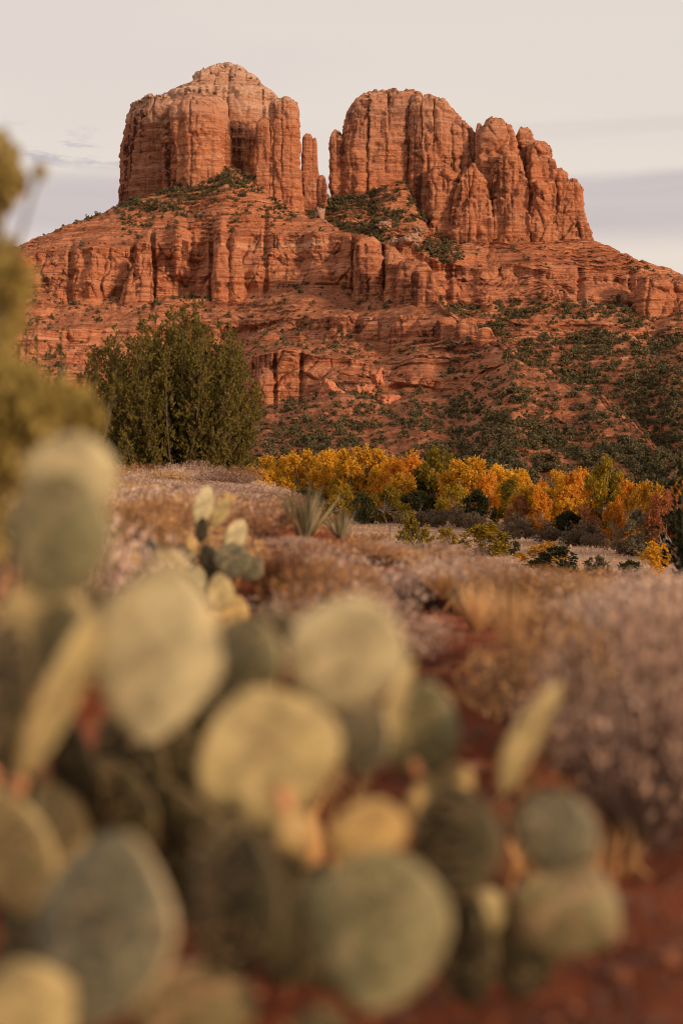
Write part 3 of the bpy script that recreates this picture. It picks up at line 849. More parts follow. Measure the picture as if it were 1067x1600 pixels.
def curve(p0, p1, bow, n=6):
    t = np.linspace(0, 1, n)[:, None]
    return np.asarray(p0) * (1 - t) + np.asarray(p1) * t + np.asarray(bow) * (4 * t * (1 - t))


def merge(parts):
    V, Fs, off = [], [], 0
    for v, f in parts:
        V.append(v)
        Fs.append(f + off)
        off += len(v)
    return np.concatenate(V), [np.asarray(f) for f in Fs]


def broadleaf_tree(seed, mat, nleaf=5200, lsize=0.026, slim=1.0, low=0.12):
    """unit-height tree: ascending limbs, crown of leaf clumps with gaps; returns (crown object, trunk object)"""
    rng = np.random.default_rng(seed)
    nb = rng.integers(22, 30)
    B = []
    for i in range(nb):
        h = low + (0.93 - low) * (i + 0.5) / nb
        wid = 0.40 * slim * math.sin(math.pi * min(1, (h - low + 0.16) / (1.16 - low))) ** 0.75
        a = rng.uniform(0, 2 * math.pi)
        r = wid * math.sqrt(rng.uniform(0.05, 1))
        B.append((r * math.cos(a), r * math.sin(a), h, rng.uniform(0.085, 0.175)))
    B = np.array(B)
    w = B[:, 3] ** 2
    ntw = nleaf // 16
    idx = rng.choice(nb, ntw, p=w / w.sum())
    d = unit(rng.normal(size=(ntw, 3)) + np.array([0, 0, 0.55]))
    tip = B[idx, :3] + d * (B[idx, 3] * rng.uniform(0.55, 1.12, ntw))[:, None] * np.array([1, 1, 1.3])
    u = rng.uniform(0.45, 1.0, (ntw, 16, 1))
    C = B[idx, None, :3] * (1 - u) + tip[:, None, :] * u + rng.normal(size=(ntw, 16, 3)) * 0.0075
    C = C.reshape(-1, 3)
    V, Fc = leaves(rng, C, lsize, 0.75)
    V[:, 2] = np.maximum(V[:, 2], 0.02)
    paths, rr = [], []
    nst = rng.integers(1, 4)
    bases = [np.array([rng.normal() * 0.02, rng.normal() * 0.02, -0.03]) for _ in range(nst)]
    forks = []
    for b0 in bases:
        top = b0 + np.array([rng.normal() * 0.06, rng.normal() * 0.06, rng.uniform(0.3, 0.45)])
        paths.append(curve(b0, top, rng.normal(size=3) * 0.015)); rr.append((0.022, 0.014)); forks.append(top)
    for i in range(nb):
        f = forks[rng.integers(len(forks))]
        s = f * rng.uniform(0.6, 1.0)
        paths.append(curve(s, B[i, :3], np.array([0, 0, -0.02]) + rng.normal(size=3) * 0.012)); rr.append((0.010, 0.003))
    TV, TF = tubes(paths, rr, 5)
    crown = mesh_np("crown", V, Fc, mat)
    trunk = mesh_np("trunk", TV, TF, M["bark"], True)
    return crown, trunk


def scrub_mesh(seed, n=260, mat=None, lsize=0.17):
    """unit-size dome-shaped evergreen bush"""
    rng = np.random.default_rng(seed)
    nb = rng.integers(6, 11)
    c = rng.normal(size=(nb, 3)) * np.array([0.24, 0.24, 0.12]) + np.array([0, 0, 0.36])
    c[:, 2] += 0.22 * np.exp(-(c[:, 0] ** 2 + c[:, 1] ** 2) / 0.05)
    idx = rng.integers(nb, size=n)
    d = unit(rng.normal(size=(n, 3)))
    C = c[idx] + d * (rng.uniform(0.2, 1, n) ** 0.5 * 0.24)[:, None]
    C[:, 2] = np.maximum(C[:, 2], 0.03)
    return leaves(rng, C, lsize, 0.7)


rngU = np.random.default_rng(44)
for (px, py, Y, r) in [(340, 112, 1232, 1.8), (352, 105, 1236, 1.5), (374, 110, 1234, 1.8), (392, 123, 1228, 1.6), (404, 133, 1226, 1.4), (330, 116, 1230, 1.5), (606, 146, 1232, 1.8), (618, 147, 1232, 1.4), (575, 152, 1230, 1.3), (232, 164, 1222, 1.3), (664, 153, 1222, 1.4)]:
    v, f = leaves(rngU, rngU.normal(size=(70, 3)) * 0.42 + np.array([0, 0, 0.3]), 0.5, 0.7)
    o = mesh_np("summit_shrub", v * r, f, M["scrub"])
    o.location = at(px, py, Y)
    tag(o, "tiny dark shrub clinging to the top of a butte", "shrub", "shrubs on the butte summits")


# ------------------------------------------------------------------ scrub on the hills
rngS = np.random.default_rng(77)


def scatter(data, dens, n, smin, smax):
    V, PX, SG, W = data
    w = dens(PX, SG, (HY - V[..., 2] * F / V[..., 1])) * (SG > 0.02)
    up = np.abs(np.gradient(V[..., 2], axis=0)) / np.maximum(np.abs(np.gradient(V[..., 1], axis=0)), 0.05)
    w = w * np.clip(1.5 - up, 0.02, 1)
    clump = sstep(-0.45, 0.5, fbm(V[..., 0] / 22, V[..., 1] / 22, 0, 101, 4, 0.7))
    w = w * (0.34 + clump)
    # rows are spaced unevenly in area: weight by cell size seen from the camera
    cell = np.abs(np.gradient(HY - V[..., 2] * F / V[..., 1], axis=0))
    w = (w * np.clip(cell, 0, 6)).ravel()
    idx = rngS.choice(w.size, n, replace=False, p=w / w.sum())
    P = V.reshape(-1, 3)[idx]
    s = rngS.uniform(smin, smax, n) * rngS.choice([0.6, 0.8, 1.0, 1.25], n)
    return P, s


def dens_ridge(px, sg, py):
    d = 0.62 + 0 * px
    d = d + 3.2 * sstep(0.75, 0.1, sg) * sstep(175, 230, px) * sstep(470, 425, px) * (sg < 1)      # apron under the butte
    d = d + 0.5 * (sg < 0.3) * (px < 200)
    d = d + 1.6 * ((sg > 1.96) & (sg < 2.35)) * sstep(700, 620, px)                                     # foot of the cliff
    d = d + 0.9 * ((sg > 2.3) & (sg < 5)) * sstep(330, 400, px) * sstep(520, 450, px)                    # gully
    d = d + 0.45 * ((sg > 4) & (sg < 5))
    tal = sstep(6.0, 6.25, sg)
    d = d + tal * (1.5 + 1.4 * sstep(600, 720, py) + 1.2 * sstep(520, 400, px) + 0.9 * sstep(650, 900, px)) + 1.2 * ((sg > 5.95) & (sg < 6.15)) * sstep(640, 560, px)
    d = d + 0.6 * ((sg > 3) & (sg < 6)) * sstep(700, 800, px)
    d = d + 1.8 * (sg < 6) * sstep(775, 800, px)
    lft = px < 785
    return d * np.where((sg > 1) & (sg < 2) & lft, 0.10, 1) * np.where((sg > 5) & (sg < 6) & lft, 0.12, 1)


def dens_slope(px, sg, py):
    d = 0.22 + 0 * px
    d = d + 4.0 * (sg < 1) * sstep(640, 590, px) + 1.6 * (sg < 1) * sstep(740, 690, px) * sstep(590, 640, px)
    d = d + 1.5 * ((sg > 1.85) & (sg < 2.9)) + 0.3 * ((sg > 2.9) & (sg < 4))
    d = d + 2.3 * (sg >= 4) + 2.2 * (sg > 1.9) * (sg < 4) * sstep(660, 700, px) * sstep(830, 770, px)
    return d * np.where((sg > 1.05) & (sg < 1.85), 0.12, 1)


PA, sA = scatter(ridge, dens_ridge, 6200, 1.7, 4.4)
PB, sB = scatter(slope, dens_slope, 7600, 2.0, 5.2)
PC, sC = scatter(ridge, lambda px, sg, py: sstep(0.95, 0.15, sg) * sstep(180, 240, px) * sstep(470, 425, px) + 0.12 * (sg < 0.12) * (px < 220), 620, 2.4, 4.6)
PD, sD = scatter(slope, lambda px, sg, py: (sg < 1) * sstep(650, 600, px) + 0.45 * (sg < 1.05) * sstep(745, 690, px) * sstep(600, 650, px), 800, 3.0, 5.6)
P_all, s_all = np.concatenate([PA, PC, PB, PD]), np.concatenate([sA, sC, sB, sD])
reg = np.array([0] * (len(PA) + len(PC)) + [1] * (len(PB) + len(PD)))
app = s_all / P_all[:, 1] * ((np.abs(P_all[:, 0] / P_all[:, 1]) < 0.236) & (HY - P_all[:, 2] * F / P_all[:, 1] < 745))
order = np.argsort(-app)
big_i, rest_i = order[:290], order[290:]
protos = []
for k in range(6):
    v, f = scrub_mesh(500 + k, 320, lsize=0.15)
    me = mesh_np("juniper_shrub", v, f, M["scrub"])
    protos.append(me)
used = [False] * 6
LAB = ["dark green juniper shrub rooted on the lower slopes of the near red ridge",
       "dark green juniper shrub on the shadier slope behind the near red ridge"]
GRP = ["juniper shrubs dotted over the near red ridge", "juniper shrubs covering the slope behind the ridge"]
for j in big_i:
    k = int(rngS.integers(6))
    o = protos[k] if not used[k] else protos[k].copy()
    if used[k]:
        COL.objects.link(o)
    used[k] = True
    s = float(s_all[j])
    o.location = P_all[j] - np.array([0, 0, 0.08 * s])
    o.rotation_euler = (0, 0, rngS.uniform(0, 6.28))
    o.scale = (s * 1.05, s * 1.05, s * rngS.uniform(0.8, 1.25))
    tag(o, LAB[reg[j]], "shrub", GRP[reg[j]])
pv = [scrub_mesh(600 + k, 80, lsize=0.27) for k in range(8)]
VV, FF, off = [], [], 0
for j in rest_i:
    v, f = pv[int(rngS.integers(8))]
    a = rngS.uniform(0, 6.28)
    c, s_ = math.cos(a), math.sin(a)
    s = s_all[j]
    q = v * np.array([s, s, s * rngS.uniform(0.75, 1.2)])
    q = np.stack([q[:, 0] * c - q[:, 1] * s_, q[:, 0] * s_ + q[:, 1] * c, q[:, 2]], -1) + P_all[j] - np.array([0, 0, 0.08 * s])
    VV.append(q); FF.append(f + off); off += len(q)
# low tufts and dead brush between the shrubs
for dat, dn, cnt in ((ridge, dens_ridge, 5200), (slope, dens_slope, 5200)):
    Pq, sq = scatter(dat, lambda px, sg, py: dn(px, sg, py) + 0.5, cnt, 0.7, 1.9)
    pq = [scrub_mesh(700 + k, 26, lsize=0.45) for k in range(8)]
    for j in range(cnt):
        v, f = pq[int(rngS.integers(8))]
        VV.append(v * sq[j] * np.array([rngS.uniform(0.8, 1.6), 1.2, 0.8]) + Pq[j]); FF.append(f + off); off += len(v)
o = mesh_np("hillside_scrub", np.concatenate(VV), np.concatenate(FF), M["scrub"])
tag(o, "dark scrub and low bushes thinly covering the red hillsides", "scrub", None, "stuff")

# ------------------------------------------------------------------ creek trees
TREES = [  # column, top row, half width, colour, base row, words
    (398, 732, 26, "gold", 806), (428, 714, 30, "gold", 806), (452, 712, 26, "gold", 806), (478, 707, 32, "gold", 806), (520, 705, 36, "gold", 806),
    (556, 700, 34, "gold", 807), (588, 706, 30, "gold", 808), (612, 722, 24, "orange", 808), (640, 716, 30, "orange", 808),
    (662, 738, 26, "darkgreen", 812), (688, 708, 26, "olive", 812), (730, 717, 36, "gold", 814), (778, 727, 30, "yellow", 816),
    (806, 736, 24, "gold", 820), (838, 756, 22, "orange", 826), (868, 736, 28, "yellow", 828), (900, 738, 28, "orange", 832), (944, 720, 26, "olive", 836),
    (955, 752, 26, "darkgreen", 842), (985, 756, 24, "orange", 846), (1016, 756, 28, "gold", 852), (1050, 768, 24, "russet", 858), (1066, 752, 22, "orange", 850), (1090, 750, 30, "gold", 850),
    (408, 756, 22, "yellow", 812), (606, 762, 24, "olive", 816), (648, 770, 22, "darkgreen", 818), (704, 758, 24, "olive", 822), (748, 768, 22, "darkgreen", 826),
    (846, 768, 18, "orange", 838), (812, 776, 18, "russet", 834), (912, 790, 18, "russet", 846), (958, 784, 20, "orange", 852), (1036, 780, 26, "russet", 866),
    (1000, 800, 26, "greygreen", 872), (360, 745, 30, "olive", 806), (530, 758, 20, "olive", 814), (480, 768, 22, "darkgreen", 812), (570, 772, 18, "darkgreen", 814),
    (884, 800, 22, "darkgreen", 846), (1062, 800, 24, "darkgreen", 868), (330, 740, 30, "gold", 806),
]
WORDS = {"gold": "golden cottonwood", "orange": "orange-leaved cottonwood", "yellow": "bright yellow cottonwood", "olive": "olive-yellow tree",
         "darkgreen": "dark green tree", "russet": "russet-brown tree", "greygreen": "grey-green willow"}
ORD = ["first", "second", "third", "fourth", "fifth", "sixth", "seventh", "eighth", "ninth", "tenth", "eleventh", "twelfth", "thirteenth", "fourteenth", "fifteenth", "sixteenth", "seventeenth", "eighteenth", "nineteenth", "twentieth"]
for k, (px, top) in enumerate([(420, 738), (466, 733), (506, 730), (545, 730), (576, 730), (626, 742), (672, 742), (716, 736), (760, 744), (796, 754), (826, 760), (858, 762), (890, 760), (926, 754), (972, 768), (1002, 770), (1032, 774)]):
    TREES.append((px, top, 24, ["gold", "olive", "orange", "yellow"][(k * 3 + k // 4) % 4], int(np.interp(px, [400, 600, 700, 850, 1000, 1067], [806, 808, 813, 828, 848, 858]))))
tproto = {}
rngT = np.random.default_rng(5)
counts = {}
for t in sorted(TREES, key=lambda t: t[0]):
    px, top, hw, colr, base = t
    Y = 9.25 * F / (base - HY) if base > 808 else 9.25 * F / (806 - HY)
    Y = min(Y, 338)
    # trees at the same base row stand a few metres apart in depth
    Y *= 1 + 0.05 * rngT.uniform(-1, 1)
    s = Y / F
    x, zb = (px - CX) * s, float(gz((px - CX) * s, Y)) - 0.1
    H = (HY - top) * s - zb
    key = (colr, int(rngT.integers(3)))
    if key not in tproto:
        pr = empty("dark_tree" if colr == "darkgreen" else ("willow_tree" if colr == "greygreen" else "cottonwood_tree"))
        cr, tr = broadleaf_tree(1000 + len(tproto) * 13, M[colr], 19000, 0.025 if colr != "darkgreen" else 0.030, low=0.07)
        cr.parent = pr
        tr.parent = pr
        tproto[key] = pr
        e = pr
    else:
        e = copy_tree(tproto[key])
    e.location = (x, Y, zb)
    e.rotation_euler = (0, 0, rngT.uniform(0, 6.28))
    wsc = hw * s / 0.40 * 1.25
    e.scale = (wsc, wsc, H)
    i = counts.get(colr, 0)
    counts[colr] = i + 1
    size = "tall" if H > 14 else ("low" if H < 10 else "mid-height")
    tag(e, "%s %s, %s of its colour by the creek from the big juniper" % (size, WORDS[colr], ORD[i]), "tree", "trees along the creek")

# thicket of leafless and olive bushes under and in front of the trees
bproto = []
for k in range(5):
    e = empty("thicket_bush")
    rng = np.random.default_rng(900 + k)
    v, f = scrub_mesh(900 + k, 1500, lsize=0.07)
    mesh_np("foliage", v, f, M["thicket"], parent=e)
    ps, rr = [], []
    for i in range(16):
        a, r = rng.uniform(0, 6.28), rng.uniform(0.1, 0.5)
        ps.append(curve((0.05 * math.cos(a), 0.05 * math.sin(a), -0.05), (r * math.cos(a), r * math.sin(a), rng.uniform(0.4, 0.85)), (0, 0, 0.08))); rr.append((0.018, 0.005))
    v, f = tubes(ps, rr, 4)
    mesh_np("stems", v, f, M["stem"], True, e)
    bproto.append(e)
bu = [False] * 5
rngB = np.random.default_rng(31)
for i in range(62):
    px = rngB.uniform(400, 1075)
    base = np.interp(px, [400, 560, 700, 850, 1000, 1067], [809, 812, 826, 846, 872, 882]) + rngB.uniform(-9, 2)
    Y = 9.2 * F / (base - HY)
    s = Y / F
    k = int(rngB.integers(5))
    e = bproto[k] if not bu[k] else copy_tree(bproto[k])
    bu[k] = True
    x = (px - CX) * s
    H = rngB.uniform(18, 36) * s
    e.location = (x, Y, float(gz(x, Y)) - 0.1)
    e.rotation_euler = (0, 0, rngB.uniform(0, 6.28))
    e.scale = (H * 1.2, H * 1.2, H * 1.15)
    tag(e, "brown half-bare bush in the thicket at the feet of the creek trees", "bush", "bushes of the creekside thicket")

# bushes standing in the field
FIELD = [
    (755, 868, 42, 46, "olive", "yellow_bush", "wide yellow-green bush standing alone in the dry field"),
    (845, 886, 40, 36, "gold", "yellow_bush", "low golden bush behind the small dark juniper in the field"),
    (1016, 904, 36, 56, "yellow", "yellow_bush", "bright yellow bush at the field's near edge beside the dark tree"),
    (870, 904, 42, 50, "darkgreen", "juniper_bush", "small dark green juniper in front of the golden field bush"),
    (795, 866, 18, 34, "darkgreen", "juniper_bush", "dark little bush touching the wide yellow-green bush"),
    (640, 862, 42, 52, "olive", "field_bush", "straggly olive bush at the bluff edge below the creek trees"),
    (930, 906, 22, 38, "greygreen", "field_bush", "grey-green bush between the small juniper and the bright yellow bush"),
    (985, 912, 24, 36, "darkgreen", "field_bush", "low dark bush at the foot of the bright yellow bush"),
    (700, 850, 20, 24, "olive", "field_bush", "small olive bush between the straggly bush and the wide yellow-green one"),
]
for i, (px, base, hw, h, colr, nm, lab) in enumerate(FIELD):
    Y = 9.2 * F / (base - HY)
    if px == 640:
        Y = 95.0
    s = Y / F
    x = (px - CX) * s
    e = empty(nm)
    cr, tr = broadleaf_tree(3000 + i, M[colr], 11000, 0.036, 1.0, 0.04)
    cr.parent = e
    tr.parent = e
    zb = float(gz(x, Y)) - 0.05
    e.location = (x, Y, zb)
    H = (HY - (base - h)) * s - zb
    e.scale = (hw * s / 0.42, hw * s / 0.42, H)
    tag(e, lab, "bush")

# dry grass of the field
rng = np.random.default_rng(8)
n = 26000
yy = 62 + 290 * rng.uniform(0, 1, n) ** 0.8
xx = (rng.uniform(-0.12, 0.29, n)) * yy
zz = gz(xx, yy)
h = rng.uniform(0.12, 0.42, n) * (1 + 0.4 * vn(xx / 12, yy / 12, 0, 4))
C = np.stack([xx, yy, zz + h * 0.45], -1)
v, f = leaves(rng, C, h, 0.5, np.tile([[0, 0, 1.0]], (n, 1)), 0.3)
tag(mesh_np("field_grass", v, f, M["fieldgrass"]), "dry tan grass covering the field below the bluff", "grass", None, "stuff")


# ------------------------------------------------------------------ junipers
def juniper(name, seed, H, W, label, nplume=70, nleaf=620, lsize=0.055, plume_r=0.17, plume_h=0.62, mat="juniper"):
    rng = np.random.default_rng(seed)
    e = empty(name)
    tag(e, label, "juniper")
    tips, CC, DD = [], [], []
    ps, rr = [], []
    for i in range(nplume):
        a = rng.uniform(0, 2 * math.pi)
        q = math.sqrt(rng.uniform(0, 1))
        r = W * q
        top = H * (1 - 0.34 * q ** 2.0) * rng.uniform(0.74, 1.02) if i % 5 else H * rng.uniform(0.15, 0.6)
        if i % 5 == 0:
            r = W * rng.uniform(0.75, 1.0)
        tip = np.array([r * math.cos(a), r * math.sin(a), top])
        base = np.array([r * 0.18 * math.cos(a), r * 0.18 * math.sin(a), 0.05 * H * rng.uniform(0, 1)])
        bow = np.array([0.16 * r * math.cos(a), 0.16 * r * math.sin(a), -0.05 * H])
        cv = curve(base, tip, bow, 9)
        ps.append(cv); rr.append((0.022 * H / 3 + 0.01, 0.004))
        # plume: spindle of sprays round the outer part of the branch
        ns = max(8, int(nleaf * rng.uniform(0.6, 1.3) / 22))
        t = rng.uniform(0.25, 1.03, ns)
        k = t * 8
        i0 = np.clip(k.astype(int), 0, 7)
        P = cv[i0] + (cv[i0 + 1] - cv[i0]) * (k - i0)[:, None]
        rad = plume_r * W / 2.2 * (np.sin(np.clip((t - 0.2) / 0.86, 0, 1) * math.pi) ** 0.7) * rng.uniform(0.5, 1.35)
        off = rng.normal(size=(ns, 3)) * 0.6
        off = off * np.minimum(1, 1.25 / np.maximum(np.linalg.norm(off, axis=1, keepdims=True), 0.01))
        cen = P + off * rad[:, None]
        sd = unit(off * np.array([1, 1, 0.3]) * 0.9 + np.array([0, 0, 1.0]) + rng.normal(size=(ns, 3)) * 0.25)
        u = rng.uniform(-0.5, 1.0, (ns, 22, 1))
        sl = 0.13 * W / 2.4 * rng.uniform(0.6, 1.4, (ns, 1, 1))
        CC.append((cen[:, None, :] + sd[:, None, :] * u * sl + rng.normal(size=(ns, 22, 3)) * 0.018 * W / 2.4 * (1.2 - u)).reshape(-1, 3))
        DD.append(np.repeat(sd, 22, 0))
    C, D = np.concatenate(CC), np.concatenate(DD)
    v, f = leaves(rng, C, lsize, 0.42, D, 0.4)
    cr = mesh_np("crown", v, f, M[mat], parent=e)
    tv, tf = tubes(ps, rr, 5)
    mesh_np("trunk", tv, tf, M["dbark"], True, e)
    return e


Yj = 43.0
x0 = (274 - CX) * Yj / F
e = juniper("juniper_tree", 11, 5.75, 2.6, "large olive-green juniper standing by itself on the bluff before the red ridge", 170, 1700, 0.080, 0.32)
e.location = (x0, Yj, float(gz(x0, Yj)) - 0.25)
Yk = 18.0
x1 = (72 - CX) * Yk / F
e = juniper("juniper_tree", 12, 2.5, 0.92, "slightly blurred juniper behind the close branches at the view's edge", 50, 420, 0.05, 0.15)
e.location = (x1, Yk, float(gz(x1, Yk)) - 0.1)
Yk = 30.0
x1 = (1106 - CX) * Yk / F
e = juniper("juniper_tree", 13, 5.7, 0.8, "narrow dark juniper at the field edge beside the bright yellow bush", 70, 1000, 0.085, 0.95, 0.5, "darkgreen")
e.location = (x1, Yk, float(gz(x1, Yk)) - 0.3)


def near_juniper():
    """branch of sprays close to the lens"""
    rng = np.random.default_rng(21)
    e = empty("juniper_bush")
    Y = 2.7
    x = -1.02
    zb = float(gz(x, Y))
    e.location = (x, Y, zb - 0.05)
    tag(e, "blurred yellow-green juniper with upright sprays close to the camera", "juniper")
    clumps = [(-8, 250, 44), (20, 286, 24), (-20, 300, 50), (-10, 400, 44), (22, 440, 36), (10, 500, 34), (-25, 470, 60), (-15, 560, 40), (0, 540, 30), (25, 610, 46), (60, 640, 42), (5, 690, 60), (110, 640, 42), (130, 655, 34),
              (90, 690, 50), (40, 720, 60), (-30, 640, 60), (62, 268, 7), (-60, 800, 80), (-80, 560, 90), (-90, 380, 80), (-100, 700, 100)]
    CC, ps, rr = [], [], []
    o = np.array([x, Y, zb - 0.05])
    for (px, py, r) in clumps:
        c = np.array(at(px, py, Y + rng.uniform(-0.12, 0.25))) - o
        rad = r * Y / F
        m = int(9 * r)
        d = unit(rng.normal(size=(m, 3))) * (rng.uniform(0, 1, m) ** 0.45)[:, None] * rad
        CC.append(c + d * np.array([1, 1, 1.2]))
        b0 = np.array([rng.normal() * 0.03, rng.normal() * 0.03, 0.0])
        ps.append(curve(b0, c, (0.02, 0, 0.05), 8)); rr.append((0.016, 0.003))
    C = np.concatenate(CC)
    v, f = leaves(rng, C, 0.028, 0.5, np.tile([[0, 0, 1.0]], (len(C), 1)), 0.7)
    mesh_np("crown", v, f, M["juniper_near"], parent=e)
    tv, tf = tubes(ps, rr, 5)
    mesh_np("trunk", tv, tf, M["dbark"], True, e)


near_juniper()


for i, (x, y, H, W, lab) in enumerate([(1.75, -0.55, 1.15, 0.62, "unseen low juniper bush added to shade the front of the cactus patch"),
                                        (2.75, 0.35, 1.12, 0.72, "unseen wide juniper bush added to shade the bare soil")]):
    e = juniper("juniper_bush", 60 + i, H, W, lab, 46, 420, 0.045, 0.5)  # unseen bushes added beside the camera to shade the foreground
    e.location = (x, y, float(gz(x, y)) - 0.05)


# ------------------------------------------------------------------ dry brush on the bluff
def brush_proto(seed, fol, nstem=190, nfuzz=2600, name="dry_bush", spread=0.75, fuzz=0.020):
    """unit-height twiggy bush: radiating stems with pale seed heads towards the tips"""
    rng = np.random.default_rng(seed)
    e = empty(name)
    ps, rr, tips = [], [], []
    for i in range(nstem):
        a = rng.uniform(0, 2 * math.pi)
        q = rng.uniform(0, 1) ** 0.6
        hgt = rng.uniform(0.55, 1.0) * (1 - 0.35 * q ** 2)
        tip = np.array([spread * q * math.cos(a), spread * q * math.sin(a), hgt])
        b0 = np.array([0.07 * math.cos(a), 0.07 * math.sin(a), -0.03]) * rng.uniform(0.2, 1)
        cv = curve(b0, tip, (0.10 * q * math.cos(a), 0.10 * q * math.sin(a), 0.06), 6) + rng.normal(size=(6, 3)) * 0.012
        ps.append(cv); rr.append((0.008, 0.0025)); tips.append(cv)
    tv, tf = tubes(ps, rr, 3)
    T = np.array(tips)
    idx = rng.integers(nstem, size=nfuzz)
    t = rng.uniform(0.5, 1.05, nfuzz) ** 0.8 * 5
    i0 = np.clip(t.astype(int), 0, 4)
    P = T[idx, i0] + (T[idx, i0 + 1] - T[idx, i0]) * (t - i0)[:, None]
    P = P + rng.normal(size=P.shape) * 0.035
    P[:, 2] = np.maximum(P[:, 2], 0.02)
    v, f = leaves(rng, P, fuzz * 2, 0.42, np.tile([[0, 0, 1.0]], (nfuzz, 1)), 0.7)
    mesh_np("twigs", v, f, M[fol], parent=e)
    mesh_np("stems", tv, tf, M["stem"], True, e)
    return e


BR = {}
for nm, fol in (("pink", "pinkbrush"), ("tan", "tanbrush"), ("brown", "brownbrush")):
    BR[nm] = [brush_proto(4000 + 10 * k + len(nm), fol, 200 if nm != "tan" else 240, 3000, "dry_bush", 0.78, 0.024) for k in range(3)]
brused = {}
BLAB = {"pink": "dry greyish-pink brush with fine twiggy tips on the red bluff", "tan": "dry straw-coloured brush mixed into the bluff's pink brush", "brown": "dry reddish-brown brush low on the bluff"}
BGRP = {"pink": "greyish-pink brush on the bluff", "tan": "straw-coloured brush on the bluff", "brown": "reddish-brown brush on the bluff"}


def top_row(px):
    return np.interp(px, [0, 200, 380, 420, 450, 510, 560, 700, 800, 900, 1067], [745, 752, 768, 800, 832, 838, 830, 848, 876, 888, 896])


rng = np.random.default_rng(314)
placed = []
for tries in range(6000):
    if len(placed) >= 120:
        break
    Y = 3.2 + 22 * rng.uniform(0, 1) ** 1.5
    px = rng.uniform(-60, 1130)
    x = (px - CX) * Y / F
    z = float(gz(x, Y))
    brow = HY - z * F / Y
    # bare soil: the red clearing and the strip near the camera
    if Y < 8.4 and 550 < px < 845 + 14 * (7 - Y) and brow > 955:
        continue
    if px > 560 and Y < (3.9 if px < 850 else 3.15) + 0.3 * rng.uniform():
        continue
    if px <= 560 and Y < 4.6:
        continue
    if (225 < px < 470 and Y < 8.7) or (170 < px < 400 and Y < 6.9):
        continue
    if 420 < px < 475 and Y < 8.3:
        continue
    if px < 400 and Y > 11 and rng.uniform() < 0.3:
        continue
    gap = 0.36 + 0.018 * Y
    if any((x - a) ** 2 + (Y - b) ** 2 < gap ** 2 for a, b in placed):
        continue
    hmax = -z - (top_row(px) - HY + rng.uniform(-8, 34)) * Y / F
    H = min(rng.uniform(0.34, 0.70), hmax)
    if H < 0.12:
        continue
    placed.append((x, Y))
    u = rng.uniform()
    t = vn(x / 1.3, Y / 2.2, 0, 55)
    c = "tan" if t > 0.42 or rng.uniform() < 0.14 else ("brown" if (t < -0.45 or (px < 330 and u < 0.5)) else "pink")
    if px < 260 and Y > 6 and u < 0.6:
        c = "tan"
    k = int(rng.integers(3))
    key = (c, k)
    e = BR[c][k] if key not in brused else copy_tree(BR[c][k])
    brused[key] = 1
    e.location = (x, Y, z - 0.01)
    e.rotation_euler = (rng.normal() * 0.06, rng.normal() * 0.06, rng.uniform(0, 6.28))
    wd = rng.uniform(0.36, 0.66) * (0.85 + 0.02 * Y)
    e.scale = (wd, wd, H)
    tag(e, BLAB[c], "dry bush", BGRP[c])
far = []
for tries in range(4000):
    if len(far) >= 175:
        break
    foot = len(far) < 26 and tries < 600
    Y = rng.uniform(35.5, 41.5) if foot else rng.uniform(11, 50)
    px = rng.uniform(110, 430) if foot else rng.uniform(60, 560 - 3.0 * max(0, Y - 16))
    x = (px - CX) * Y / F
    z = float(gz(x, Y))
    if any((x - a) ** 2 + (Y - b) ** 2 < (0.6 if foot else 0.85) ** 2 for a, b in far):
        continue
    hmax = -z - (top_row(px) - HY + rng.uniform(-16, 4) * sstep(14, 24, Y)) * Y / F
    H = rng.uniform(0.4, 0.75) if foot else min(rng.uniform(0.4, 0.95), max(hmax, 0.22 if px < 440 else 0))
    if H < 0.2:
        continue
    far.append((x, Y))
    u = rng.uniform()
    c = "pink" if u < 0.5 else ("tan" if u < 0.75 else "brown")
    k = int(rng.integers(3))
    e = BR[c][k] if (c, k) not in brused else copy_tree(BR[c][k])
    brused[(c, k)] = 1
    e.location = (x, Y, z - 0.03)
    e.rotation_euler = (rng.normal() * 0.06, rng.normal() * 0.06, rng.uniform(0, 6.28))
    wd = rng.uniform(0.7, 1.25)
    e.scale = (wd, wd, H)
    tag(e, BLAB[c], "dry bush", BGRP[c])
for key in [(c, k) for c in BR for k in range(3)]:
    if key not in brused:
        for ch in list(BR[key[0]][key[1]].children):
            bpy.data.objects.remove(ch)
        bpy.data.objects.remove(BR[key[0]][key[1]])

# short dry grass and litter between the bushes
n = 9000
yy = 3.0 + 17 * rng.uniform(0, 1, n) ** 1.6
xx = rng.uniform(-0.30, 0.30, n) * yy
keep = ~((yy < 8) & (xx / yy > 0.02) & (xx / yy < 0.115)) & (rng.uniform(0, 1, n) < sstep(-0.3, 0.4, fbm(xx * 0.9, yy * 0.9, 0, 66, 2)))
xx, yy = xx[keep], yy[keep]
hh = rng.uniform(0.04, 0.16, len(xx))
C = np.stack([xx, yy, gz(xx, yy) + hh * 0.4], -1)
v, f = leaves(rng, C, hh, 0.12, np.tile([[0, 0, 1.0]], (len(xx), 1)), 0.45)
tag(mesh_np("dry_grass", v, f, M["tanbrush"]), "short dry grass growing between the brush on the bluff", "grass", None, "stuff")


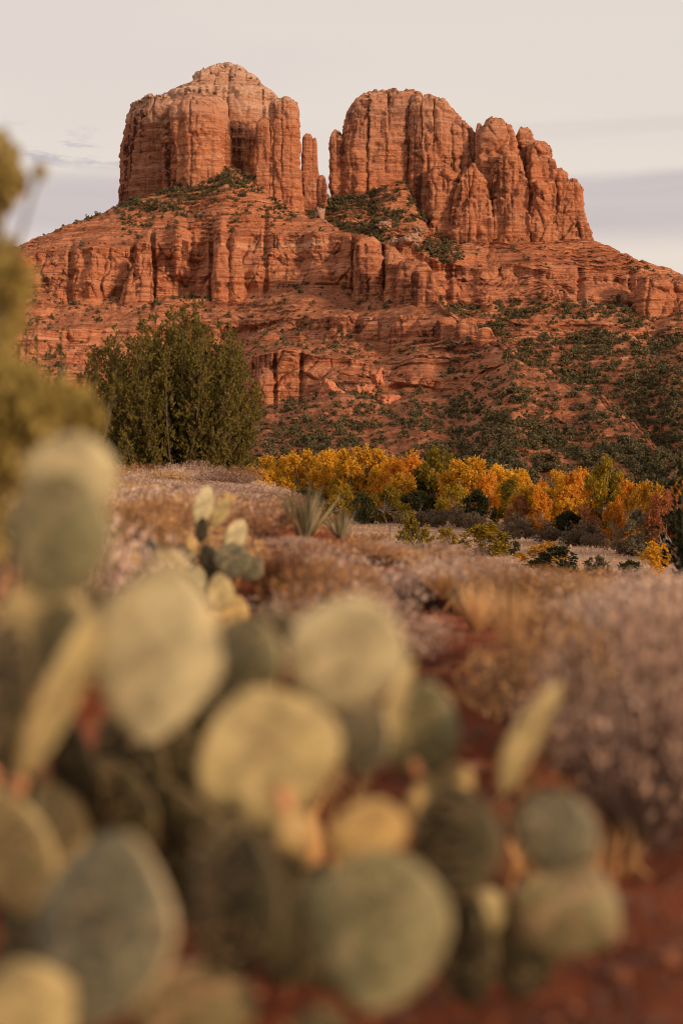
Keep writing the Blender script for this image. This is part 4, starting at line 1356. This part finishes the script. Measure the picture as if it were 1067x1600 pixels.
def blade_clump(name, label, cat, px, base, Y, n, length, width, mat, up=0.6, seed=0, droop=0.15):
    rng = np.random.default_rng(seed)
    x = (px - CX) * Y / F
    e = empty(name, (x, Y, (HY - base) * Y / F))
    tag(e, label, cat)
    VV, FF, off = [], [], 0
    for i in range(n):
        a = rng.uniform(0, 2 * math.pi)
        tilt = rng.uniform(0.05, 1.25) * (1 - up * 0.5)
        L = length * rng.uniform(0.7, 1.1)
        d = np.array([math.sin(tilt) * math.cos(a), math.sin(tilt) * math.sin(a), math.cos(tilt)])
        t = np.linspace(0, 1, 6)[:, None]
        p = d * L * t + np.array([0.02 * math.cos(a), 0.02 * math.sin(a), 0]) + np.array([d[0], d[1], -0.6]) * L * droop * t ** 2
        side = unit(np.cross(d, [0, 0, 1.0]) + rng.normal(size=3) * 0.3)
        w = width * (np.array([0.7, 1, 0.9, 0.7, 0.4, 0.02])[:, None]) * 0.5
        k = np.cross(side, d) * width * 0.18
        V = np.stack([p - side * w, p - k * (1 - t), p + side * w], 1).reshape(-1, 3)
        f = []
        for j in range(5):
            f += [[j * 3, j * 3 + 1, j * 3 + 4, j * 3 + 3], [j * 3 + 1, j * 3 + 2, j * 3 + 5, j * 3 + 4]]
        VV.append(V); FF.append(np.array(f) + off); off += len(V)
    o = mesh_np("blades", np.concatenate(VV), np.concatenate(FF), mat, True, e)
    return e


blade_clump("yucca_plant", "grey-green yucca with stiff narrow blades rising from the brush", "yucca", 475, 848, 13.0, 90, 0.56, 0.024, M["yucca"], 0.9, 3, 0.03)
blade_clump("yucca_plant", "small pale yucca half hidden in brush beside the bigger yucca", "yucca", 532, 842, 14.5, 60, 0.34, 0.018, M["yucca"], 0.5, 4, 0.05)
blade_clump("bunch_grass", "round clump of reddish-brown bunch grass in front of the yucca", "grass clump", 450, 972, 8.0, 620, 0.50, 0.008, M["brownbrush"], 0.45, 5, 0.12)
blade_clump("bunch_grass", "clump of straw-coloured grass leaning into the pink brush by the clearing", "grass clump", 800, 1012, 6.2, 170, 0.32, 0.005, M["tanbrush"], 0.9, 6, 0.10)

rngG = np.random.default_rng(71)
for i, (px, base, Y, L, dens_) in enumerate([(690, 935, 8.5, 0.30, 300), (745, 985, 6.6, 0.38, 380), (860, 1040, 5.4, 0.44, 420), (935, 1110, 4.7, 0.42, 380), (1010, 1070, 5.0, 0.46, 420),
                                             (570, 925, 9.0, 0.30, 300), (250, 850, 9.5, 0.42, 320), (205, 835, 11.0, 0.45, 320), (1045, 1190, 4.1, 0.36, 320), (890, 1210, 3.9, 0.30, 260)]):
    blade_clump("bunch_grass", "straw-coloured grass clump among the brush, beside %s" % ["the far end of the red clearing", "the clearing's brushy edge", "the slim upright pad's tip", "the darkest brush base", "the outer pink brush", "the bunch grass and clearing", "the small distant prickly pear", "the big juniper's foot", "the view's outer edge", "the round grey-green pad"][i], "grass clump",
                px, base, Y, dens_ * 2 // 3, L * 0.68, 0.005, M["tanbrush"], rngG.uniform(0.7, 1.0), 90 + i, 0.12)


# bare branching shrub by the straggly olive bush
def bare_shrub():
    rng = np.random.default_rng(9)
    Y = 26.0
    x = (628 - CX) * Y / F
    z = float(gz(x, Y))
    e = empty("bare_shrub", (x, Y, z))
    tag(e, "leafless dark branching shrub in front of the straggly olive bush", "shrub")
    ps, rr = [], []
    top = (HY - 812) * Y / F - z
    for i in range(26):
        a = rng.uniform(0, 6.28)
        r = rng.uniform(0.1, 0.62)
        tip = np.array([r * math.cos(a), r * math.sin(a), top * rng.uniform(0.6, 1.0)])
        cv = curve((0.03 * math.cos(a), 0.03 * math.sin(a), -0.05), tip, (0.1 * math.cos(a), 0.1 * math.sin(a), 0.05), 7) + rng.normal(size=(7, 3)) * 0.015
        ps.append(cv); rr.append((0.016, 0.004))
        for j in range(5):
            s = cv[rng.integers(2, 6)]
            ps.append(curve(s, s + rng.normal(size=3) * 0.14 + np.array([0, 0, 0.12]), (0, 0, 0.01), 4)); rr.append((0.005, 0.002))
    v, f = tubes(ps, rr, 4)
    mesh_np("branches", v, f, M["dbark"], True, e)


bare_shrub()

# loose stones on the red soil
sp_m = []
for i in range(40):
    Y = 2.3 + 5.5 * rng.uniform() ** 1.3
    px = rng.uniform(600, 1060) if Y < 3.3 else rng.uniform(570, 760)
    x = (px - CX) * Y / F
    r = rng.uniform(0.008, 0.032)
    o = boulder("stone", (x, Y, float(gz(x, Y)) + r * 0.25), (r * 1.3, r, r * 0.7), M["stone"], 400 + i, rng.uniform(0, 3))
    tag(o, "small rough reddish stone lying on the bare soil", "stone", "loose stones on the red soil")
rngL = np.random.default_rng(15)
n = 420
yy = 2.2 + 2.6 * rngL.uniform(0, 1, n) ** 1.2
xx = (rngL.uniform(640, 1120, n) - CX) * yy / F
ps, rr = [], []
for x, y in zip(xx, yy):
    L = rngL.uniform(0.03, 0.12)
    a = rngL.uniform(0, 6.28)
    d = np.array([math.cos(a) * L, math.sin(a) * L, rngL.uniform(-0.1, 0.35) * L])
    b0 = np.array([x, y, float(gz(x, y)) + 0.006])
    ps.append(curve(b0, b0 + d, rngL.normal(size=3) * 0.006, 4)); rr.append((0.0028, 0.0012))
v, f = tubes(ps, rr, 3)
tag(mesh_np("twig_litter", v, f, M["stem"], True), "dead twigs and dry litter strewn over the red soil", "litter", None, "stuff")
# fine grit as one mass
n = 5200
yy = 1.7 + 7 * rng.uniform(0, 1, n) ** 1.4
xx = rng.uniform(-0.26, 0.28, n) * yy
C = np.stack([xx, yy, gz(xx, yy) + 0.002], -1)
v, f = leaves(rng, C, 0.016, 0.8)
tag(mesh_np("gravel", v, f, M["stone"]), "fine red grit scattered over the soil", "gravel", None, "stuff")


# ------------------------------------------------------------------ prickly pears
def pad_mesh(seed, w, h, th):
    """egg-shaped pad standing on its narrow base (origin), thin along local Y"""
    rng = np.random.default_rng(seed)
    n, mseg = 28, 40
    t = np.linspace(0, 1, n)
    half = np.sin(math.pi * np.clip(t, 0, 1) ** 0.86) ** 0.62
    half = np.maximum(half, 0.0) * (0.86 + 0.28 * t) / 1.05
    half[0], half[-1] = 0.05, 0.02
    ph = np.linspace(0, 2 * math.pi, mseg, endpoint=False)
    c, s = np.cos(ph), np.sin(ph)
    X = half[:, None] * np.sign(c) * np.abs(c) ** 0.8 * w / 2
    thick = th / 2 * (np.sin(math.pi * np.clip(0.06 + t * 0.9, 0, 1)) ** 0.4)
    Yy = thick[:, None] * np.sign(s) * np.abs(s) ** 0.9 * (0.35 + 0.65 * np.sqrt(np.maximum(half, 0)))[:, None]
    Z = np.repeat((t * h)[:, None], mseg, 1)
    k = seed * 1.7
    X = X * (1 + 0.10 * vn(np.sign(c)[None, :] * 2 + k, Z / h * 3, 0, 5))
    bend = 0.10 * rng.normal() * w
    Yy = Yy + bend * ((X / w) ** 2 * 2 - (Z / h - 0.5) ** 2 * 1.4) + 0.03 * w * vn(X / w * 2 + k, Z / h * 2, 0, 7)
    return np.stack([X, Yy, Z], -1).reshape(-1, 3), grid_faces(n, mseg, True)


def spines_mesh(seed, w, h, th):
    rng = np.random.default_rng(seed)
    P = []
    for i in range(70):
        t = rng.uniform(0.12, 0.98)
        hw = (math.sin(math.pi * t ** 0.86) ** 0.62) * (0.86 + 0.28 * t) / 1.05 * w / 2
        u = rng.uniform(-1, 1)
        P.append((u * hw * 0.95, -th * 0.5 * (0.35 + 0.65 * math.sqrt(max(0, 1 - u * u))), t * h))
    P = np.array(P)
    ps, rr = [], []
    for p in P:
        for j in range(2):
            d = np.array([rng.normal() * 0.5, -1, rng.normal() * 0.5 - 0.1])
            ps.append(np.stack([p, p + d / np.linalg.norm(d) * rng.uniform(0.008, 0.018)])); rr.append((0.0006, 0.0002))
    return tubes(ps, rr, 3)


pad_seed = [0]


def pad(root, cx, cy, w, h, Y, colr, roll=0.0, yaw=0.0, pitch=0.0, th=None, lab=None, fruit=0, fmat="fruit"):
    """one pad: picture centre (cx, cy) and size at distance Y; roll leans it sideways, yaw turns its face, pitch tips it back"""
    pad_seed[0] += 1
    s = Y / F
    W, H = w * s, h * s
    Wr = W / max(0.35, abs(math.cos(yaw)))
    th = th or 0.125 * max(W, 0.6 * H) + 0.006
    v, f = pad_mesh(pad_seed[0], Wr, H, th)
    o = mesh_np("pad", v, f, PADM[colr], True)
    R = Matrix.Rotation(roll, 4, "Y") @ Matrix.Rotation(yaw, 4, "Z") @ Matrix.Rotation(pitch, 4, "X")
    c = at(cx, cy, Y)
    base = c - (R @ Vector((0, 0, H / 2)))
    Mx = Matrix.Translation(base) @ R
    o.parent = root
    o.matrix_world = Mx
    o.matrix_parent_inverse = Matrix.Translation(-root.location)
    o.matrix_basis = Mx
    if lab:
        o["label"] = lab
    if w < 90:
        sv = None
    else:
        sv, sf = spines_mesh(pad_seed[0] + 50, Wr, H, th)
    if sv is not None:
        so = mesh_np("spines", sv, sf, M["spine"])
        so.parent = o
        so["kind"] = "stuff"
    for k in range(fruit):
        t = -0.5 + (k + 0.5) / fruit
        fx, fz = Wr * 0.36 * t * 2, H * (0.97 - 0.16 * (2 * t) ** 2)
        fv, ff = pad_mesh(k + 80, 0.024, 0.038, 0.022)
        fo = mesh_np("fruit", fv, ff, M[fmat], True)
        fo.location = (fx, 0, fz)
        fo.rotation_euler = (0, t * 0.9, 0)
        fo.parent = o
    return o


def cactus(px, Y, label):
    x = (px - CX) * Y / F
    e = empty("prickly_pear", (x, Y, float(gz(x, Y))))
    tag(e, label, "cactus", "prickly pears on the bluff")
    return e


r_ = math.radians
# tall plant at the edge
c1 = cactus(110, 2.0, "tallest prickly pear, its stacked pads rising before the close juniper sprays")
pad(c1, 92, 835, 195, 205, 1.85, "green", r_(-4), r_(-14), r_(-6), lab="rounded green pad facing the camera")
pad(c1, 112, 748, 150, 150, 2.05, "pale", r_(4), r_(22), r_(14), lab="pale yellow-green pad behind the green one")
pad(c1, 72, 985, 150, 190, 2.05, "yellow", r_(-14), r_(30), r_(10))
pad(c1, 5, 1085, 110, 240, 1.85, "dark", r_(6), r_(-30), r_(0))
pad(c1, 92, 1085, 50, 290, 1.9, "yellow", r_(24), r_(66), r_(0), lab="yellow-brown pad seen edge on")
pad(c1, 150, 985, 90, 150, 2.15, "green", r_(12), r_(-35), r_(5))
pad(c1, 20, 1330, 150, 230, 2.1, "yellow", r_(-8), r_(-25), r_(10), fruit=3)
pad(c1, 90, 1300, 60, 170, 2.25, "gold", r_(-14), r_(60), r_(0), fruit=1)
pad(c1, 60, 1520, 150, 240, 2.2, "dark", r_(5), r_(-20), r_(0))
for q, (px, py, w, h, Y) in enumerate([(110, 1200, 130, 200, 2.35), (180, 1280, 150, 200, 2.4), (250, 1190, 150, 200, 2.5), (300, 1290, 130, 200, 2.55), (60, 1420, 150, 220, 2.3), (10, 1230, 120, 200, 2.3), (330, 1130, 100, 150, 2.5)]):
    pad(c1, px, py, w, h, Y, "dark", r_(-12 + 5 * q), r_(-38 + 6 * (q % 3)), r_(4))  # dark-coloured filler pads added as the deep shade inside the clump
# pale middle plant
c2 = cactus(330, 2.2, "pale prickly pear with three large yellowish pads in the middle of the cactus patch")
pad(c2, 246, 1018, 205, 290, 1.95, "pale", r_(6), r_(10), r_(10), lab="largest pale pad, egg shaped")
pad(c2, 542, 1024, 205, 205, 2.0, "pale", r_(12), r_(16), r_(14), lab="pale round pad")
pad(c2, 418, 1182, 232, 226, 1.98, "yellow", r_(-14), r_(18), r_(10), lab="yellowish pad below the pale round one")
pad(c2, 385, 1035, 130, 150, 2.3, "green", r_(8), r_(-35), r_(0))
pad(c2, 455, 985, 110, 60, 2.4, "grey", r_(30), r_(-20), r_(30))
pad(c2, 568, 1155, 90, 120, 2.25, "grey", r_(14), r_(-30), r_(0))
pad(c2, 612, 1120, 34, 190, 2.3, "yellow", r_(20), r_(70), r_(0))
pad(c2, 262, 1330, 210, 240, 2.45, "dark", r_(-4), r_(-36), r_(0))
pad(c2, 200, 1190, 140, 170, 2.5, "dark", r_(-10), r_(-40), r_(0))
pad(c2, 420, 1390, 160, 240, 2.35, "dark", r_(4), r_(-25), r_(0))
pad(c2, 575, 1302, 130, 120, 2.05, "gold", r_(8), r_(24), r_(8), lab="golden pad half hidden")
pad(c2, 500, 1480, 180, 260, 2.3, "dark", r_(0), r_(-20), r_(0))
pad(c2, 462, 1300, 62, 66, 1.9, "gold", r_(-20), r_(20), r_(0), fruit=1)
# front plant
c3 = cactus(400, 1.75, "lowest prickly pear nearest the camera, with a huge round pad and a dark oval one")
pad(c3, 592, 1448, 245, 245, 1.75, "green", r_(8), r_(-4), r_(-4), lab="huge round green pad with a paler rim")
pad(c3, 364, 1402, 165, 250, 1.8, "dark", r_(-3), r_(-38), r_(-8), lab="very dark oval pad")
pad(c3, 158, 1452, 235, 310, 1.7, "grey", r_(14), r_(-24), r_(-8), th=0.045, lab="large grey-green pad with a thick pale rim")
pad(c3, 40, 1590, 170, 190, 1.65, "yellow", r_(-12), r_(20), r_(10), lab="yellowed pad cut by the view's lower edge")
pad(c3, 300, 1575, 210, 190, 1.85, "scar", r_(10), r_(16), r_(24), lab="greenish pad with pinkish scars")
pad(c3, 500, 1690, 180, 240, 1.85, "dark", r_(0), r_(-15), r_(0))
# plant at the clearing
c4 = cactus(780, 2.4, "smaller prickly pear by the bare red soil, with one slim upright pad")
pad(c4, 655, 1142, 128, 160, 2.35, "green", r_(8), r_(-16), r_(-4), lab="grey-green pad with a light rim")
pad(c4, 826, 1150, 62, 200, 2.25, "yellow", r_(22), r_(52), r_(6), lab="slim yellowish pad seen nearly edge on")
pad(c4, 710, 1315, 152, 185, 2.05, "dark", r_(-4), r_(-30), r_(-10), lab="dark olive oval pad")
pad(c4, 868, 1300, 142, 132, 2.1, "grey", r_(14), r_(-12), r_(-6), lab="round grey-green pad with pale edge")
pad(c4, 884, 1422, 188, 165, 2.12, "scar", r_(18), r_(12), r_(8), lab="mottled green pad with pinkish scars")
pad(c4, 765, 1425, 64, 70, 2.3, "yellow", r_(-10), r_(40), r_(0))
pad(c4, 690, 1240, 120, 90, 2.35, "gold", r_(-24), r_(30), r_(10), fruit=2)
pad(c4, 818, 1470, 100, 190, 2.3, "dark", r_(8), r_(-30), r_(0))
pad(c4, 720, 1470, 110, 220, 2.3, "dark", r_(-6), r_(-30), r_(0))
# small plant further off
c5 = cactus(340, 8.0, "small distant prickly pear with a pale upright pad beside the brown bunch grass")
pad(c5, 318, 790, 30, 66, 8.0, "pale", r_(14), r_(24), r_(0), lab="pale upright pad")
pad(c5, 368, 838, 34, 58, 8.05, "pale", r_(24), r_(40), r_(0))
pad(c5, 286, 872, 40, 42, 7.9, "green", r_(-34), r_(15), 0)
pad(c5, 392, 888, 44, 44, 7.8, "grey", r_(40), r_(-10), 0)
pad(c5, 300, 905, 48, 52, 7.7, "green", r_(-12), r_(20), 0)
pad(c5, 316, 828, 26, 40, 7.8, "dark", r_(4), r_(-25), r_(0), lab="small dark green pad")
pad(c5, 363, 876, 58, 58, 7.7, "grey", r_(10), r_(-10), r_(0), lab="round grey-green pad")
pad(c5, 328, 872, 40, 44, 7.9, "grey", r_(-20), r_(-40), r_(0))
pad(c5, 300, 850, 20, 26, 7.9, "gold", r_(-16), r_(20), r_(0))
pad(c5, 335, 915, 50, 60, 8.0, "dark", 0, r_(-20), 0)
pad(c5, 345, 800, 26, 52, 8.15, "yellow", r_(30), r_(30), 0, fruit=2, fmat="budfruit")
c6 = cactus(225, 6.4, "low prickly pear of small yellow and blue-grey pads behind the largest pale pad")
pad(c6, 205, 880, 30, 46, 6.4, "gold", r_(24), r_(20), 0)
pad(c6, 232, 860, 34, 40, 6.5, "grey", r_(30), r_(-40), 0)
pad(c6, 262, 880, 62, 50, 6.2, "yellow", r_(6), r_(10), 0)
pad(c6, 345, 925, 44, 60, 6.0, "yellow", r_(-8), r_(20), 0)
pad(c6, 340, 985, 60, 70, 6.0, "gold", r_(10), r_(14), 0)
pad(c6, 365, 960, 50, 60, 6.1, "gold", r_(20), r_(30), 0)
pad(c6, 290, 945, 80, 100, 6.2, "dark", 0, r_(-25), 0)
